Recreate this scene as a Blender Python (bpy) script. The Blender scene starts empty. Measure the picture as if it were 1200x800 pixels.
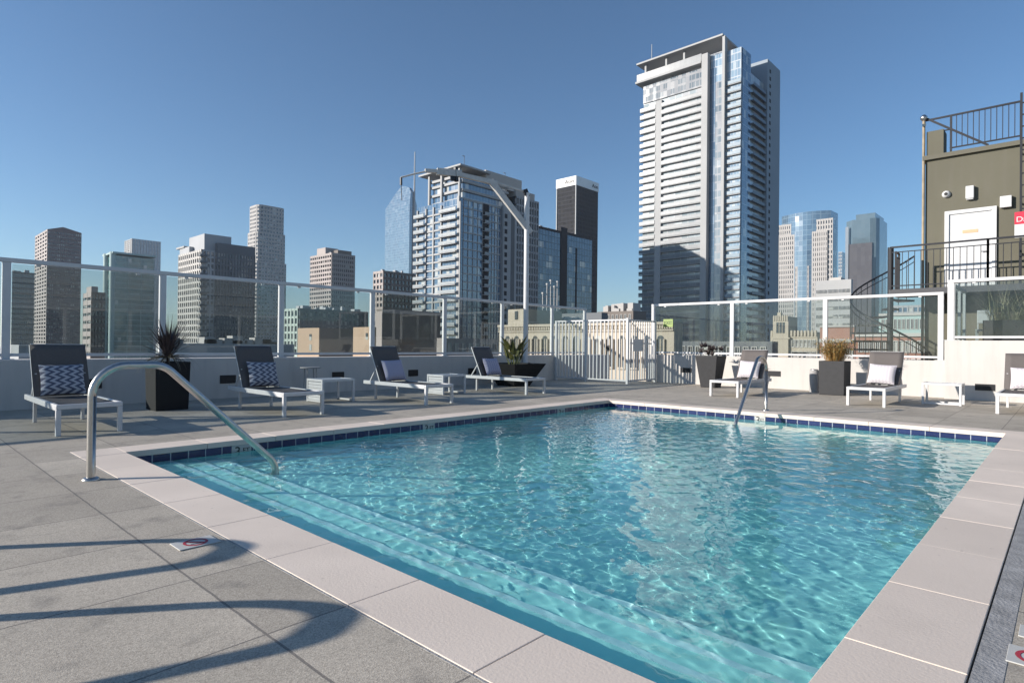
import bpy, math, random
import numpy as np
from mathutils import Vector, Matrix
random.seed(7)
sc = bpy.context.scene
COL = sc.collection
rad = math.radians

# ------------------------------------------------------------------ camera
F_PX, YAW, PITCH, ROLL, EYE = 706.306, 0.747794, 0.00558, 0.0104634, 1.1
A = np.array([math.sin(YAW), math.cos(YAW), 0.0])      # world X in the camera's level frame (right, forward, up)
B = np.array([-math.cos(YAW), math.sin(YAW), 0.0])     # world Y
_f = np.array([0, math.cos(PITCH), math.sin(PITCH)])
_u = np.array([0, -math.sin(PITCH), math.cos(PITCH)])
_r = np.array([1.0, 0, 0])
_c, _s = math.cos(ROLL), math.sin(ROLL)
_r, _u = _c * _r + _s * _u, -_s * _r + _c * _u
def W(v): return Vector((float(v @ A), float(v @ B), float(v[2])))
R_, U_, FW_ = W(_r), W(_u), W(_f)
cam = bpy.data.objects.new('camera', bpy.data.cameras.new('camera'))
COL.objects.link(cam); sc.camera = cam
m = Matrix((R_, U_, -FW_)).transposed().to_4x4(); m.translation = (0, 0, EYE)
cam.matrix_world = m
cam.data.sensor_width = 36; cam.data.lens = F_PX / 1200 * 36
cam.data.clip_start = 0.05; cam.data.clip_end = 20000

# ------------------------------------------------------------------ light
SUN_EL, TR = 18.7, Vector((0.8, -0.6, 0))              # sun height, direction the light travels on the deck
w = bpy.data.worlds.new('World'); sc.world = w; w.use_nodes = True
nt = w.node_tree; sky = nt.nodes.new('ShaderNodeTexSky'); sky.sky_type = 'NISHITA'
sky.sun_disc = False; sky.sun_elevation = rad(SUN_EL); sky.sun_rotation = math.atan2(-TR.x, -TR.y)
sky.altitude = 100; sky.air_density = 1.0; sky.dust_density = 0.15; sky.ozone_density = 3.5
tn = nt.nodes.new('ShaderNodeMix'); tn.data_type = 'RGBA'; tn.blend_type = 'MULTIPLY'; tn.inputs[0].default_value = 1.0; tn.inputs[7].default_value = (0.88, 1.015, 1.09, 1)
nt.links.new(sky.outputs[0], tn.inputs[6]); nt.links.new(tn.outputs[2], nt.nodes['Background'].inputs[0]); nt.nodes['Background'].inputs[1].default_value = 0.068
sun = bpy.data.lights.new('sun', 'SUN'); sun.energy = 4.1; sun.angle = rad(0.5); sun.color = (1.0, 0.935, 0.86)
so = bpy.data.objects.new('sun', sun); COL.objects.link(so)
d = TR.normalized() * math.cos(rad(SUN_EL)); d.z = -math.sin(rad(SUN_EL))
so.rotation_euler = d.to_track_quat('-Z', 'Y').to_euler()
sun.cycles.is_caustics_light = True
sc.view_settings.view_transform = 'Standard'; sc.view_settings.look = 'None'
sc.view_settings.exposure = 0.88; sc.view_settings.gamma = 1.0; sc.view_settings.use_curve_mapping = False
sc.cycles.use_denoising = True
sc.cycles.max_bounces = 10; sc.cycles.transparent_max_bounces = 24; sc.cycles.transmission_bounces = 8
sc.cycles.sample_clamp_indirect = 6.0

# ------------------------------------------------------------------ measuring: photograph pixel -> direction
def ray(x, y):
    v = _f + _r * (x - 600) / F_PX - _u * (y - 400) / F_PX
    return W(v)
def onX(x, y, X):
    d = ray(x, y); t = X / d.x; return d.y * t, EYE + d.z * t      # -> Y, Z
def onY(x, y, Y):
    d = ray(x, y); t = Y / d.y; return d.x * t, EYE + d.z * t      # -> X, Z
def onZ(x, y, Z=0.0):
    d = ray(x, y); t = (Z - EYE) / d.z; return d.x * t, d.y * t
def at_depth(x, y, D):
    v = _f + _r * (x - 600) / F_PX - _u * (y - 400) / F_PX
    return W(v) * D + Vector((0, 0, EYE))

# ------------------------------------------------------------------ materials
def mat(name, col, rough=0.6, metal=0.0, var=0.0, scale=3.0, bump=0.0, bscale=60.0, ior=1.45, spec=0.5, stain=0.0):
    m = bpy.data.materials.new(name); m.use_nodes = True; t = m.node_tree; b = t.nodes['Principled BSDF']
    b.inputs['Base Color'].default_value = (*col, 1); b.inputs['Roughness'].default_value = rough
    b.inputs['Metallic'].default_value = metal; b.inputs['IOR'].default_value = ior
    b.inputs['Specular IOR Level'].default_value = spec
    tc = t.nodes.new('ShaderNodeTexCoord')
    if var > 0:
        n = t.nodes.new('ShaderNodeTexNoise'); n.inputs['Scale'].default_value = scale; n.inputs['Detail'].default_value = 6
        t.links.new(tc.outputs['Object'], n.inputs['Vector'])
        mr = t.nodes.new('ShaderNodeMapRange'); mr.inputs[1].default_value = 0.3; mr.inputs[2].default_value = 0.7
        mr.inputs[3].default_value = 1 - var; mr.inputs[4].default_value = 1 + var
        t.links.new(n.outputs[0], mr.inputs[0])
        hs = t.nodes.new('ShaderNodeHueSaturation'); hs.inputs['Color'].default_value = (*col, 1)
        t.links.new(mr.outputs[0], hs.inputs['Value']); t.links.new(hs.outputs[0], b.inputs['Base Color'])
    if bump > 0:
        n2 = t.nodes.new('ShaderNodeTexNoise'); n2.inputs['Scale'].default_value = bscale; n2.inputs['Detail'].default_value = 4
        t.links.new(tc.outputs['Object'], n2.inputs['Vector'])
        bp = t.nodes.new('ShaderNodeBump'); bp.inputs['Strength'].default_value = bump; bp.inputs['Distance'].default_value = 0.01
        t.links.new(n2.outputs[0], bp.inputs['Height']); t.links.new(bp.outputs[0], b.inputs['Normal'])
    return m

def node(t, ty, **kw):
    n = t.nodes.new(ty)
    for k, v in kw.items(): setattr(n, k, v)
    return n
def math_n(t, op, a, b=None, c=None):
    n = t.nodes.new('ShaderNodeMath'); n.operation = op
    for i, v in enumerate((a, b, c)):
        if v is None: continue
        if isinstance(v, (int, float)): n.inputs[i].default_value = v
        else: t.links.new(v, n.inputs[i])
    return n.outputs[0]
def mixc(t, fac, c1, c2):
    n = t.nodes.new('ShaderNodeMix'); n.data_type = 'RGBA'
    for i, v in ((0, fac), (6, c1), (7, c2)):
        if isinstance(v, (int, float)): n.inputs[i].default_value = v
        elif isinstance(v, tuple): n.inputs[i].default_value = (*v, 1)
        else: t.links.new(v, n.inputs[i])
    return n.outputs[2]

def deck_material():
    m = bpy.data.materials.new('exposed_aggregate_pavers'); m.use_nodes = True; t = m.node_tree; b = t.nodes['Principled BSDF']
    tc = node(t, 'ShaderNodeTexCoord'); sp = node(t, 'ShaderNodeSeparateXYZ'); t.links.new(tc.outputs['Object'], sp.inputs[0])
    S = 0.76
    def joint(o, off, wd):
        f = math_n(t, 'FRACT', math_n(t, 'DIVIDE', math_n(t, 'ADD', o, off), S))
        dd = math_n(t, 'ABSOLUTE', math_n(t, 'SUBTRACT', f, 0.5))
        return math_n(t, 'GREATER_THAN', dd, 0.5 - wd / S / 2)
    nz = node(t, 'ShaderNodeTexNoise'); nz.inputs['Scale'].default_value = 9; t.links.new(tc.outputs['Object'], nz.inputs['Vector'])
    wob = math_n(t, 'MULTIPLY', math_n(t, 'SUBTRACT', nz.outputs[0], 0.5), 0.008)
    jx = joint(math_n(t, 'ADD', sp.outputs[0], wob), 10 * S - 1.05, 0.011)
    jy = joint(math_n(t, 'ADD', sp.outputs[1], wob), 10 * S - 1.46, 0.009)
    J = math_n(t, 'MAXIMUM', jx, jy)
    # per-paver tone
    cx = math_n(t, 'FLOOR', math_n(t, 'DIVIDE', math_n(t, 'ADD', sp.outputs[0], 10 * S - 1.05), S))
    cy = math_n(t, 'FLOOR', math_n(t, 'DIVIDE', math_n(t, 'ADD', sp.outputs[1], 10 * S - 1.46), S))
    cb = node(t, 'ShaderNodeCombineXYZ'); t.links.new(cx, cb.inputs[0]); t.links.new(cy, cb.inputs[1])
    wn = node(t, 'ShaderNodeTexWhiteNoise'); t.links.new(cb.outputs[0], wn.inputs['Vector'])
    vo = node(t, 'ShaderNodeTexVoronoi'); vo.inputs['Scale'].default_value = 230; t.links.new(tc.outputs['Object'], vo.inputs['Vector'])
    sv = node(t, 'ShaderNodeSeparateColor'); t.links.new(vo.outputs['Color'], sv.inputs[0])
    big = node(t, 'ShaderNodeTexNoise'); big.inputs['Scale'].default_value = 1.3; big.inputs['Detail'].default_value = 5; t.links.new(tc.outputs['Object'], big.inputs['Vector'])
    base = mixc(t, sv.outputs[0], (0.275, 0.24, 0.195), (0.49, 0.435, 0.355))
    v = math_n(t, 'ADD', math_n(t, 'MULTIPLY', wn.outputs[0], 0.24), math_n(t, 'MULTIPLY', big.outputs[0], 0.55))
    v = math_n(t, 'ADD', v, 0.66)
    hs = node(t, 'ShaderNodeHueSaturation'); t.links.new(base, hs.inputs['Color']); t.links.new(v, hs.inputs['Value'])
    # darker blotches from damp and wear
    bl = node(t, 'ShaderNodeTexNoise'); bl.inputs['Scale'].default_value = 4.5; bl.inputs['Detail'].default_value = 8; t.links.new(tc.outputs['Object'], bl.inputs['Vector'])
    rp = node(t, 'ShaderNodeMapRange'); rp.inputs[1].default_value = 0.56; rp.inputs[2].default_value = 0.74; t.links.new(bl.outputs[0], rp.inputs[0])
    c2 = mixc(t, math_n(t, 'MULTIPLY', rp.outputs[0], 0.5), hs.outputs[0], (0.12, 0.11, 0.10))
    col = mixc(t, math_n(t, 'MULTIPLY', J, 0.7), c2, (0.10, 0.09, 0.085))
    t.links.new(col, b.inputs['Base Color']); b.inputs['Roughness'].default_value = 0.75
    h = math_n(t, 'SUBTRACT', math_n(t, 'MULTIPLY', vo.outputs['Distance'], 0.5), math_n(t, 'MULTIPLY', J, 3.0))
    bp = node(t, 'ShaderNodeBump'); bp.inputs['Strength'].default_value = 0.4; bp.inputs['Distance'].default_value = 0.003
    t.links.new(h, bp.inputs['Height']); t.links.new(bp.outputs[0], b.inputs['Normal'])
    return m

def window_glass(name, c1, c2, cw=3.0, ch=3.4, curtain=(0.45, 0.45, 0.42), share=0.2, rough=0.06, ior=2.0, ml=None):
    """Curtain-wall glass: every pane its own depth of tone, some with blinds behind."""
    m = bpy.data.materials.new(name); m.use_nodes = True; t = m.node_tree; b = t.nodes['Principled BSDF']
    tc = node(t, 'ShaderNodeTexCoord'); sp = node(t, 'ShaderNodeSeparateXYZ'); t.links.new(tc.outputs['Object'], sp.inputs[0])
    cb = node(t, 'ShaderNodeCombineXYZ')
    for i, s in enumerate((cw, cw, ch)):
        t.links.new(math_n(t, 'FLOOR', math_n(t, 'DIVIDE', math_n(t, 'ADD', sp.outputs[i], 0.13), s)), cb.inputs[i])
    wn = node(t, 'ShaderNodeTexWhiteNoise'); t.links.new(cb.outputs[0], wn.inputs['Vector'])
    sv = node(t, 'ShaderNodeSeparateColor'); t.links.new(wn.outputs['Color'], sv.inputs[0])
    col = mixc(t, sv.outputs[0], c1, c2)
    col = mixc(t, math_n(t, 'LESS_THAN', sv.outputs[1], share), col, curtain)
    if ml:
        jz = math_n(t, 'LESS_THAN', math_n(t, 'FRACT', math_n(t, 'DIVIDE', sp.outputs[2], ch)), ml[0])
        jx = math_n(t, 'LESS_THAN', math_n(t, 'FRACT', math_n(t, 'DIVIDE', math_n(t, 'ADD', sp.outputs[0], sp.outputs[1]), cw)), ml[1])
        col = mixc(t, math_n(t, 'MAXIMUM', jz, jx), col, ml[2])
    t.links.new(col, b.inputs['Base Color']); b.inputs['IOR'].default_value = ior
    t.links.new(math_n(t, 'ADD', math_n(t, 'MULTIPLY', sv.outputs[2], 0.10), rough), b.inputs['Roughness'])
    # slightly uneven panes
    nm = node(t, 'ShaderNodeVectorMath', operation='SUBTRACT'); t.links.new(wn.outputs['Color'], nm.inputs[0]); nm.inputs[1].default_value = (0.5, 0.5, 0.5)
    sc_ = node(t, 'ShaderNodeVectorMath', operation='SCALE'); t.links.new(nm.outputs[0], sc_.inputs[0]); sc_.inputs['Scale'].default_value = 0.02
    ge = node(t, 'ShaderNodeNewGeometry'); ad = node(t, 'ShaderNodeVectorMath', operation='ADD')
    t.links.new(ge.outputs['Normal'], ad.inputs[0]); t.links.new(sc_.outputs[0], ad.inputs[1]); t.links.new(ad.outputs[0], b.inputs['Normal'])
    return m

def pane_material(name, tint):
    m = bpy.data.materials.new(name); m.use_nodes = True; t = m.node_tree; t.nodes.clear()
    out = node(t, 'ShaderNodeOutputMaterial'); mx = node(t, 'ShaderNodeMixShader')
    tr = node(t, 'ShaderNodeBsdfTransparent'); gl = node(t, 'ShaderNodeBsdfGlossy'); fr = node(t, 'ShaderNodeFresnel')
    tr.inputs[0].default_value = (*tint, 1); gl.inputs['Roughness'].default_value = 0.0; fr.inputs[0].default_value = 1.5
    gl.inputs[0].default_value = (0.95, 1.0, 0.98, 1)
    ge = node(t, 'ShaderNodeNewGeometry')
    fac = math_n(t, 'MULTIPLY', math_n(t, 'MULTIPLY', fr.outputs[0], 1.35), math_n(t, 'SUBTRACT', 1.0, ge.outputs['Backfacing']))
    t.links.new(math_n(t, 'MINIMUM', fac, 1.0), mx.inputs[0]); t.links.new(tr.outputs[0], mx.inputs[1]); t.links.new(gl.outputs[0], mx.inputs[2])
    # thin film of dust and dried water marks
    tc = node(t, 'ShaderNodeTexCoord'); mp = node(t, 'ShaderNodeMapping'); mp.inputs['Scale'].default_value = (1.2, 1.2, 0.45); t.links.new(tc.outputs['Object'], mp.inputs[0])
    n = node(t, 'ShaderNodeTexNoise'); n.inputs['Scale'].default_value = 2.2; n.inputs['Detail'].default_value = 9; n.inputs['Roughness'].default_value = .65; t.links.new(mp.outputs[0], n.inputs['Vector'])
    mr = node(t, 'ShaderNodeMapRange'); mr.inputs[1].default_value = .35; mr.inputs[2].default_value = .75; mr.inputs[3].default_value = 0.005; mr.inputs[4].default_value = 0.055; t.links.new(n.outputs[0], mr.inputs[0])
    df = node(t, 'ShaderNodeBsdfDiffuse'); df.inputs[0].default_value = (0.42, 0.42, 0.41, 1); m2 = node(t, 'ShaderNodeMixShader')
    t.links.new(mr.outputs[0], m2.inputs[0]); t.links.new(mx.outputs[0], m2.inputs[1]); t.links.new(df.outputs[0], m2.inputs[2])
    t.links.new(m2.outputs[0], out.inputs[0]); return m

def tile_material():
    m = bpy.data.materials.new('cobalt_glazed_tile'); m.use_nodes = True; t = m.node_tree; b = t.nodes['Principled BSDF']
    tc = node(t, 'ShaderNodeTexCoord'); sp = node(t, 'ShaderNodeSeparateXYZ'); t.links.new(tc.outputs['Object'], sp.inputs[0])
    s = math_n(t, 'DIVIDE', math_n(t, 'ADD', math_n(t, 'ADD', sp.outputs[0], sp.outputs[1]), 20.0), 0.172)
    J = math_n(t, 'LESS_THAN', math_n(t, 'FRACT', s), 0.05)
    wn = node(t, 'ShaderNodeTexWhiteNoise', noise_dimensions='1D'); t.links.new(math_n(t, 'FLOOR', s), wn.inputs['W'])
    base = mixc(t, wn.outputs[0], (0.018, 0.024, 0.08), (0.032, 0.044, 0.125))
    t.links.new(mixc(t, J, base, (0.42, 0.45, 0.48)), b.inputs['Base Color']); b.inputs['Roughness'].default_value = 0.15
    return m

def chevron_material(name, light, dark, nz=5.0, nr=9.0, duty=0.5):
    m = bpy.data.materials.new(name); m.use_nodes = True; t = m.node_tree; b = t.nodes['Principled BSDF']
    tc = node(t, 'ShaderNodeTexCoord'); sp = node(t, 'ShaderNodeSeparateXYZ'); t.links.new(tc.outputs['UV'], sp.inputs[0])
    tri = math_n(t, 'ABSOLUTE', math_n(t, 'SUBTRACT', math_n(t, 'FRACT', math_n(t, 'MULTIPLY', sp.outputs[1], nr)), 0.5))
    ph = math_n(t, 'FRACT', math_n(t, 'ADD', math_n(t, 'MULTIPLY', sp.outputs[0], nz), math_n(t, 'MULTIPLY', tri, 1.5)))
    st = math_n(t, 'LESS_THAN', ph, duty)
    t.links.new(mixc(t, st, light, dark), b.inputs['Base Color']); b.inputs['Roughness'].default_value = 0.9
    wv = node(t, 'ShaderNodeTexNoise'); wv.inputs['Scale'].default_value = 220; bp = node(t, 'ShaderNodeBump'); bp.inputs['Strength'].default_value = 0.3; bp.inputs['Distance'].default_value = 0.003
    t.links.new(tc.outputs['Object'], wv.inputs['Vector']); t.links.new(wv.outputs[0], bp.inputs['Height']); t.links.new(bp.outputs[0], b.inputs['Normal'])
    return m

def sling_material():
    m = mat('charcoal_mesh_sling', (0.115, 0.10, 0.093), 0.75, var=0.06, scale=40, bump=0.4, bscale=500)
    return m

def leaf_material(name, c1, c2, rough=0.5, trans=0.25):
    m = bpy.data.materials.new(name); m.use_nodes = True; t = m.node_tree; b = t.nodes['Principled BSDF']
    tc = node(t, 'ShaderNodeTexCoord'); n = node(t, 'ShaderNodeTexNoise'); n.inputs['Scale'].default_value = 14; t.links.new(tc.outputs['Object'], n.inputs['Vector'])
    mr = node(t, 'ShaderNodeMapRange'); mr.inputs[1].default_value = 0.35; mr.inputs[2].default_value = 0.65; t.links.new(n.outputs[0], mr.inputs[0])
    t.links.new(mixc(t, mr.outputs[0], c1, c2), b.inputs['Base Color']); b.inputs['Roughness'].default_value = rough
    return m

M = {}
M['deck'] = deck_material()
M['coping'] = mat('pale_precast_coping', (0.70, 0.60, 0.51), 0.75, var=0.07, scale=2.2, bump=0.12, bscale=90)
def add_stains(m, streak=0.0, island=0.0, spots=0.0):
    t = m.node_tree; b = t.nodes['Principled BSDF']; src = b.inputs['Base Color'].links[0].from_socket
    tc = node(t, 'ShaderNodeTexCoord')
    if island:
        ge = node(t, 'ShaderNodeNewGeometry'); hs = node(t, 'ShaderNodeHueSaturation'); t.links.new(src, hs.inputs['Color'])
        t.links.new(math_n(t, 'ADD', math_n(t, 'MULTIPLY', ge.outputs['Random Per Island'], island), 1 - island / 2), hs.inputs['Value']); src = hs.outputs[0]
    if streak:
        mp = node(t, 'ShaderNodeMapping'); mp.inputs['Scale'].default_value = (5.0, 5.0, 0.5); t.links.new(tc.outputs['Object'], mp.inputs[0])
        n = node(t, 'ShaderNodeTexNoise'); n.inputs['Scale'].default_value = 1.6; n.inputs['Detail'].default_value = 7; t.links.new(mp.outputs[0], n.inputs['Vector'])
        mr = node(t, 'ShaderNodeMapRange'); mr.inputs[1].default_value = .5; mr.inputs[2].default_value = .75; t.links.new(n.outputs[0], mr.inputs[0])
        src = mixc(t, math_n(t, 'MULTIPLY', mr.outputs[0], streak), src, (0.16, 0.145, 0.125))
    if spots:
        n = node(t, 'ShaderNodeTexNoise'); n.inputs['Scale'].default_value = 26; n.inputs['Detail'].default_value = 3; t.links.new(tc.outputs['Object'], n.inputs['Vector'])
        mr = node(t, 'ShaderNodeMapRange'); mr.inputs[1].default_value = .68; mr.inputs[2].default_value = .76; t.links.new(n.outputs[0], mr.inputs[0])
        n2 = node(t, 'ShaderNodeTexNoise'); n2.inputs['Scale'].default_value = 1.1; n2.inputs['Detail'].default_value = 6; t.links.new(tc.outputs['Object'], n2.inputs['Vector'])
        m2 = node(t, 'ShaderNodeMapRange'); m2.inputs[1].default_value = .5; m2.inputs[2].default_value = .72; t.links.new(n2.outputs[0], m2.inputs[0])
        f = math_n(t, 'MAXIMUM', math_n(t, 'MULTIPLY', mr.outputs[0], 0.9), math_n(t, 'MULTIPLY', m2.outputs[0], 0.45))
        src = mixc(t, math_n(t, 'MULTIPLY', f, spots), src, (0.22, 0.18, 0.15))
    t.links.new(src, b.inputs['Base Color'])
add_stains(M['coping'], island=0.09, spots=0.35)
M['grout'] = mat('grey_mortar_joint', (0.29, 0.285, 0.28), 0.9, var=0.25, scale=9, bump=0.5, bscale=70)
M['plaster'] = mat('aqua_pool_plaster', (0.38, 0.83, 0.78), 0.7, var=0.06, scale=1.5, bump=0.1, bscale=60)
M['tile'] = tile_material()
M['lit_edge'] = mat('pale_lit_step_edge', (0.55, 0.85, 0.86), 0.6)  # paler than the plaster: sunlit tread lines put into the colour
M['white'] = mat('white_powder_coat', (0.58, 0.575, 0.57), 0.35, var=0.03, scale=8)
M['wallpaint'] = mat('white_stucco', (0.54, 0.51, 0.475), 0.85, var=0.04, scale=1.2, bump=0.25, bscale=120)
add_stains(M['wallpaint'], streak=0.13)
M['steel'] = mat('brushed_stainless', (0.50, 0.48, 0.45), 0.30, metal=1.0, var=0.08, scale=30)
M['pane'] = pane_material('tinted_safety_glass', (0.79, 0.825, 0.82))
M['black'] = mat('black_planter', (0.008, 0.008, 0.009), 0.75, var=0.15, scale=12, bump=0.1, bscale=80)
M['charcoal'] = mat('charcoal_planter', (0.026, 0.026, 0.028), 0.6, var=0.12, scale=12, bump=0.15, bscale=80)
M['soil'] = mat('potting_soil', (0.05, 0.035, 0.025), 0.95, bump=0.6, bscale=60)
M['vent'] = mat('dark_vent_mesh', (0.02, 0.02, 0.022), 0.6)
M['sling'] = sling_material()
M['olive'] = mat('olive_stucco', (0.125, 0.117, 0.085), 0.85, var=0.07, scale=0.7, bump=0.2, bscale=60)
add_stains(M['olive'], streak=0.18)
M['olive_trim'] = mat('olive_trim', (0.12, 0.11, 0.08), 0.7)
M['iron'] = mat('dark_painted_iron', (0.018, 0.018, 0.022), 0.4)
M['door'] = mat('white_door_paint', (0.60, 0.595, 0.59), 0.4)
M['concrete'] = mat('grey_concrete', (0.33, 0.32, 0.31), 0.8, var=0.1, scale=1.5, bump=0.2, bscale=40)
M['water_dummy'] = None

# ------------------------------------------------------------------ mesh helpers
class MB:
    def __init__(s): s.v = []; s.f = []; s.mi = []; s.sm = []; s.uv = {}
    def add(s, vs, fs, mi=0, smooth=False):
        o = len(s.v); s.v += [tuple(p) for p in vs]
        for f in fs: s.f.append(tuple(i + o for i in f)); s.mi.append(mi); s.sm.append(smooth)
    def box(s, x0, x1, y0, y1, z0, z1, mi=0):
        if x0 > x1: x0, x1 = x1, x0
        if y0 > y1: y0, y1 = y1, y0
        v = [(x, y, z) for z in (z0, z1) for y in (y0, y1) for x in (x0, x1)]
        s.add(v, [(0, 2, 3, 1), (4, 5, 7, 6), (0, 1, 5, 4), (2, 6, 7, 3), (0, 4, 6, 2), (1, 3, 7, 5)], mi)
    def bar(s, p, q, wx, wy, mi=0, up=(0, 0, 1)):
        p, q = Vector(p), Vector(q); d = (q - p).normalized(); u = Vector(up)
        if abs(d.dot(u)) > 0.98: u = Vector((0, 1, 0))
        a = d.cross(u).normalized(); b = a.cross(d).normalized()
        v = [c + a * (i * wx / 2) + b * (j * wy / 2) for c in (p, q) for i, j in ((-1, -1), (1, -1), (1, 1), (-1, 1))]
        s.add(v, [(0, 1, 2, 3), (7, 6, 5, 4), (0, 4, 5, 1), (1, 5, 6, 2), (2, 6, 7, 3), (3, 7, 4, 0)], mi)
    def tube(s, pts, r, n=14, mi=0, cap=True):
        pts = [Vector(p) for p in pts]; rr = r if isinstance(r, (list, tuple)) else [r] * len(pts)
        ref = None; rings = []; o = len(s.v)
        for i, p in enumerate(pts):
            d = ((pts[min(i + 1, len(pts) - 1)] - p).normalized() + (p - pts[max(i - 1, 0)]).normalized()).normalized()
            if ref is None:
                ref = Vector((0, 0, 1)) if abs(d.z) < 0.9 else Vector((1, 0, 0))
            a = (ref - d * ref.dot(d)).normalized(); ref = a; b = d.cross(a)
            rings.append([p + (a * math.cos(k * 2 * math.pi / n) + b * math.sin(k * 2 * math.pi / n)) * rr[i] for k in range(n)])
        vs = [v for rg in rings for v in rg]; fs = []
        for i in range(len(pts) - 1):
            for k in range(n):
                k2 = (k + 1) % n; fs.append((i * n + k, i * n + k2, (i + 1) * n + k2, (i + 1) * n + k))
        s.add(vs, fs, mi, True)
        if cap:
            s.add(rings[0], [tuple(range(n))[::-1]], mi); s.add(rings[-1], [tuple(range(n))], mi)
    def lathe(s, prof, c=(0, 0, 0), n=28, mi=0, smooth=True):
        vs = [(c[0] + r * math.cos(k * 2 * math.pi / n), c[1] + r * math.sin(k * 2 * math.pi / n), c[2] + z) for r, z in prof for k in range(n)]
        fs = [(i * n + k, i * n + (k + 1) % n, (i + 1) * n + (k + 1) % n, (i + 1) * n + k) for i in range(len(prof) - 1) for k in range(n)]
        s.add(vs, fs, mi, smooth)
        s.add(vs[:n], [tuple(range(n))[::-1]], mi); s.add(vs[-n:], [tuple(range(n))], mi)
    def prism(s, poly, z0, z1, mi=0, top=None):
        n = len(poly); top = top or poly
        v = [(x, y, z0) for x, y in poly] + [(x, y, z1) for x, y in top]
        s.add(v, [tuple(range(n))[::-1], tuple(range(n, 2 * n))] + [(i, (i + 1) % n, n + (i + 1) % n, n + i) for i in range(n)], mi)
    def blade(s, base, direc, up, length, width, droop, n=5, mi=0, fold=0.25, curl=1.0):
        """one tapering leaf, folded along its midrib"""
        base = Vector(base); d = Vector(direc).normalized(); rows = []
        side = d.cross(Vector((0, 0, 1)));
        if side.length < 0.05: side = Vector((1, 0, 0))
        side.normalize(); p = base.copy(); cur = (d + Vector((0, 0, up))).normalized()
        for i in range(n + 1):
            f = i / n; wd = width * (0.45 + 0.55 * math.sin(math.pi * min(1, f * 1.25 + 0.12))) * (1 - f ** 3) if i < n else 0.0005
            nrm = side.cross(cur).normalized()
            rows.append((p - side * wd / 2 + nrm * wd * fold, p.copy(), p + side * wd / 2 + nrm * wd * fold))
            cur = (cur + Vector((0, 0, -droop / n * (0.4 + 1.2 * f) * curl))).normalized(); p = p + cur * (length / n)
        vs = [v for r in rows for v in r]; fs = []
        for i in range(n):
            for k in (0, 1): fs.append((i * 3 + k, i * 3 + k + 1, i * 3 + 3 + k + 1, i * 3 + 3 + k))
        s.add(vs, fs, mi, True)
    def obj(s, name, mats, parent=None, bevel=0.0, seg=2, label=None):
        me = bpy.data.meshes.new(name); off = Vector((0, 0, 0)) if parent is None else Vector(parent['_o'])
        vs = [(v[0] - off.x, v[1] - off.y, v[2] - off.z) for v in s.v]
        me.from_pydata(vs, [], s.f)
        for mm in (mats if isinstance(mats, (list, tuple)) else [mats]): me.materials.append(mm)
        me.polygons.foreach_set('material_index', s.mi); me.polygons.foreach_set('use_smooth', s.sm); me.update()
        o = bpy.data.objects.new(name, me); COL.objects.link(o); o['_o'] = tuple(off)
        if parent is not None: o.parent = parent
        if bevel > 0:
            b = o.modifiers.new('b', 'BEVEL'); b.width = bevel; b.segments = seg; b.limit_method = 'ANGLE'; b.angle_limit = rad(40)
        if label: o['label'] = label
        return o

def thing(name, label, cat, loc=(0, 0, 0), group=None):
    o = bpy.data.objects.new(name, None); COL.objects.link(o); o.location = loc; o['_o'] = tuple(loc); o.empty_display_size = 0.2
    o['label'] = label; o['category'] = cat
    if group: o['group'] = group
    return o
def tag(o, label, cat, group=None):
    o['label'] = label; o['category'] = cat
    if group: o['group'] = group
    return o
def struct(o, label=None):
    o['kind'] = 'structure'
    if label: o['label'] = label
    return o
def dup(root, loc, label, rotz=None, group=None):
    r = root.copy(); COL.objects.link(r); r.location = loc; r['label'] = label
    if rotz is not None: r.rotation_euler = (0, 0, rotz)
    if group: r['group'] = group
    for ch in list(root.children):
        c = ch.copy(); COL.objects.link(c); c.parent = r
        for g in list(ch.children):
            e = g.copy(); COL.objects.link(e); e.parent = c
    return r
def text_mesh(txt, size, depth=0.002):
    cu = bpy.data.curves.new('lettering', 'FONT'); cu.body = txt; cu.size = size; cu.extrude = depth; cu.align_x = 'CENTER'; cu.align_y = 'CENTER'
    o = bpy.data.objects.new('t', cu); COL.objects.link(o); dg = bpy.context.evaluated_depsgraph_get(); dg.update()
    me = bpy.data.meshes.new_from_object(o.evaluated_get(dg)); bpy.data.objects.remove(o); bpy.data.curves.remove(cu)
    return me
def text_obj(name, txt, size, mtl, parent, origin, xdir, ydir, depth=0.002, sx=1.0):
    """lettering lying in the plane spanned by xdir (reading direction) and ydir (up)"""
    me = text_mesh(txt, size, depth); me.materials.clear(); me.materials.append(mtl)
    x, y = Vector(xdir).normalized(), Vector(ydir).normalized(); z = x.cross(y)
    mt = Matrix((x * sx, y, z)).transposed().to_4x4(); mt.translation = Vector(origin) - Vector(parent['_o'] if parent else (0, 0, 0))
    me.transform(mt); o = bpy.data.objects.new(name, me); COL.objects.link(o); o['_o'] = (0, 0, 0)
    if parent: o.parent = parent
    return o

# ================================================================== SETTING
GZ = -42.0
PX0, PX1, PY0, PY1 = 1.76, 10.28, 0.61, 6.85          # inside of the pool
CW = 0.36                                              # coping width
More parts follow.
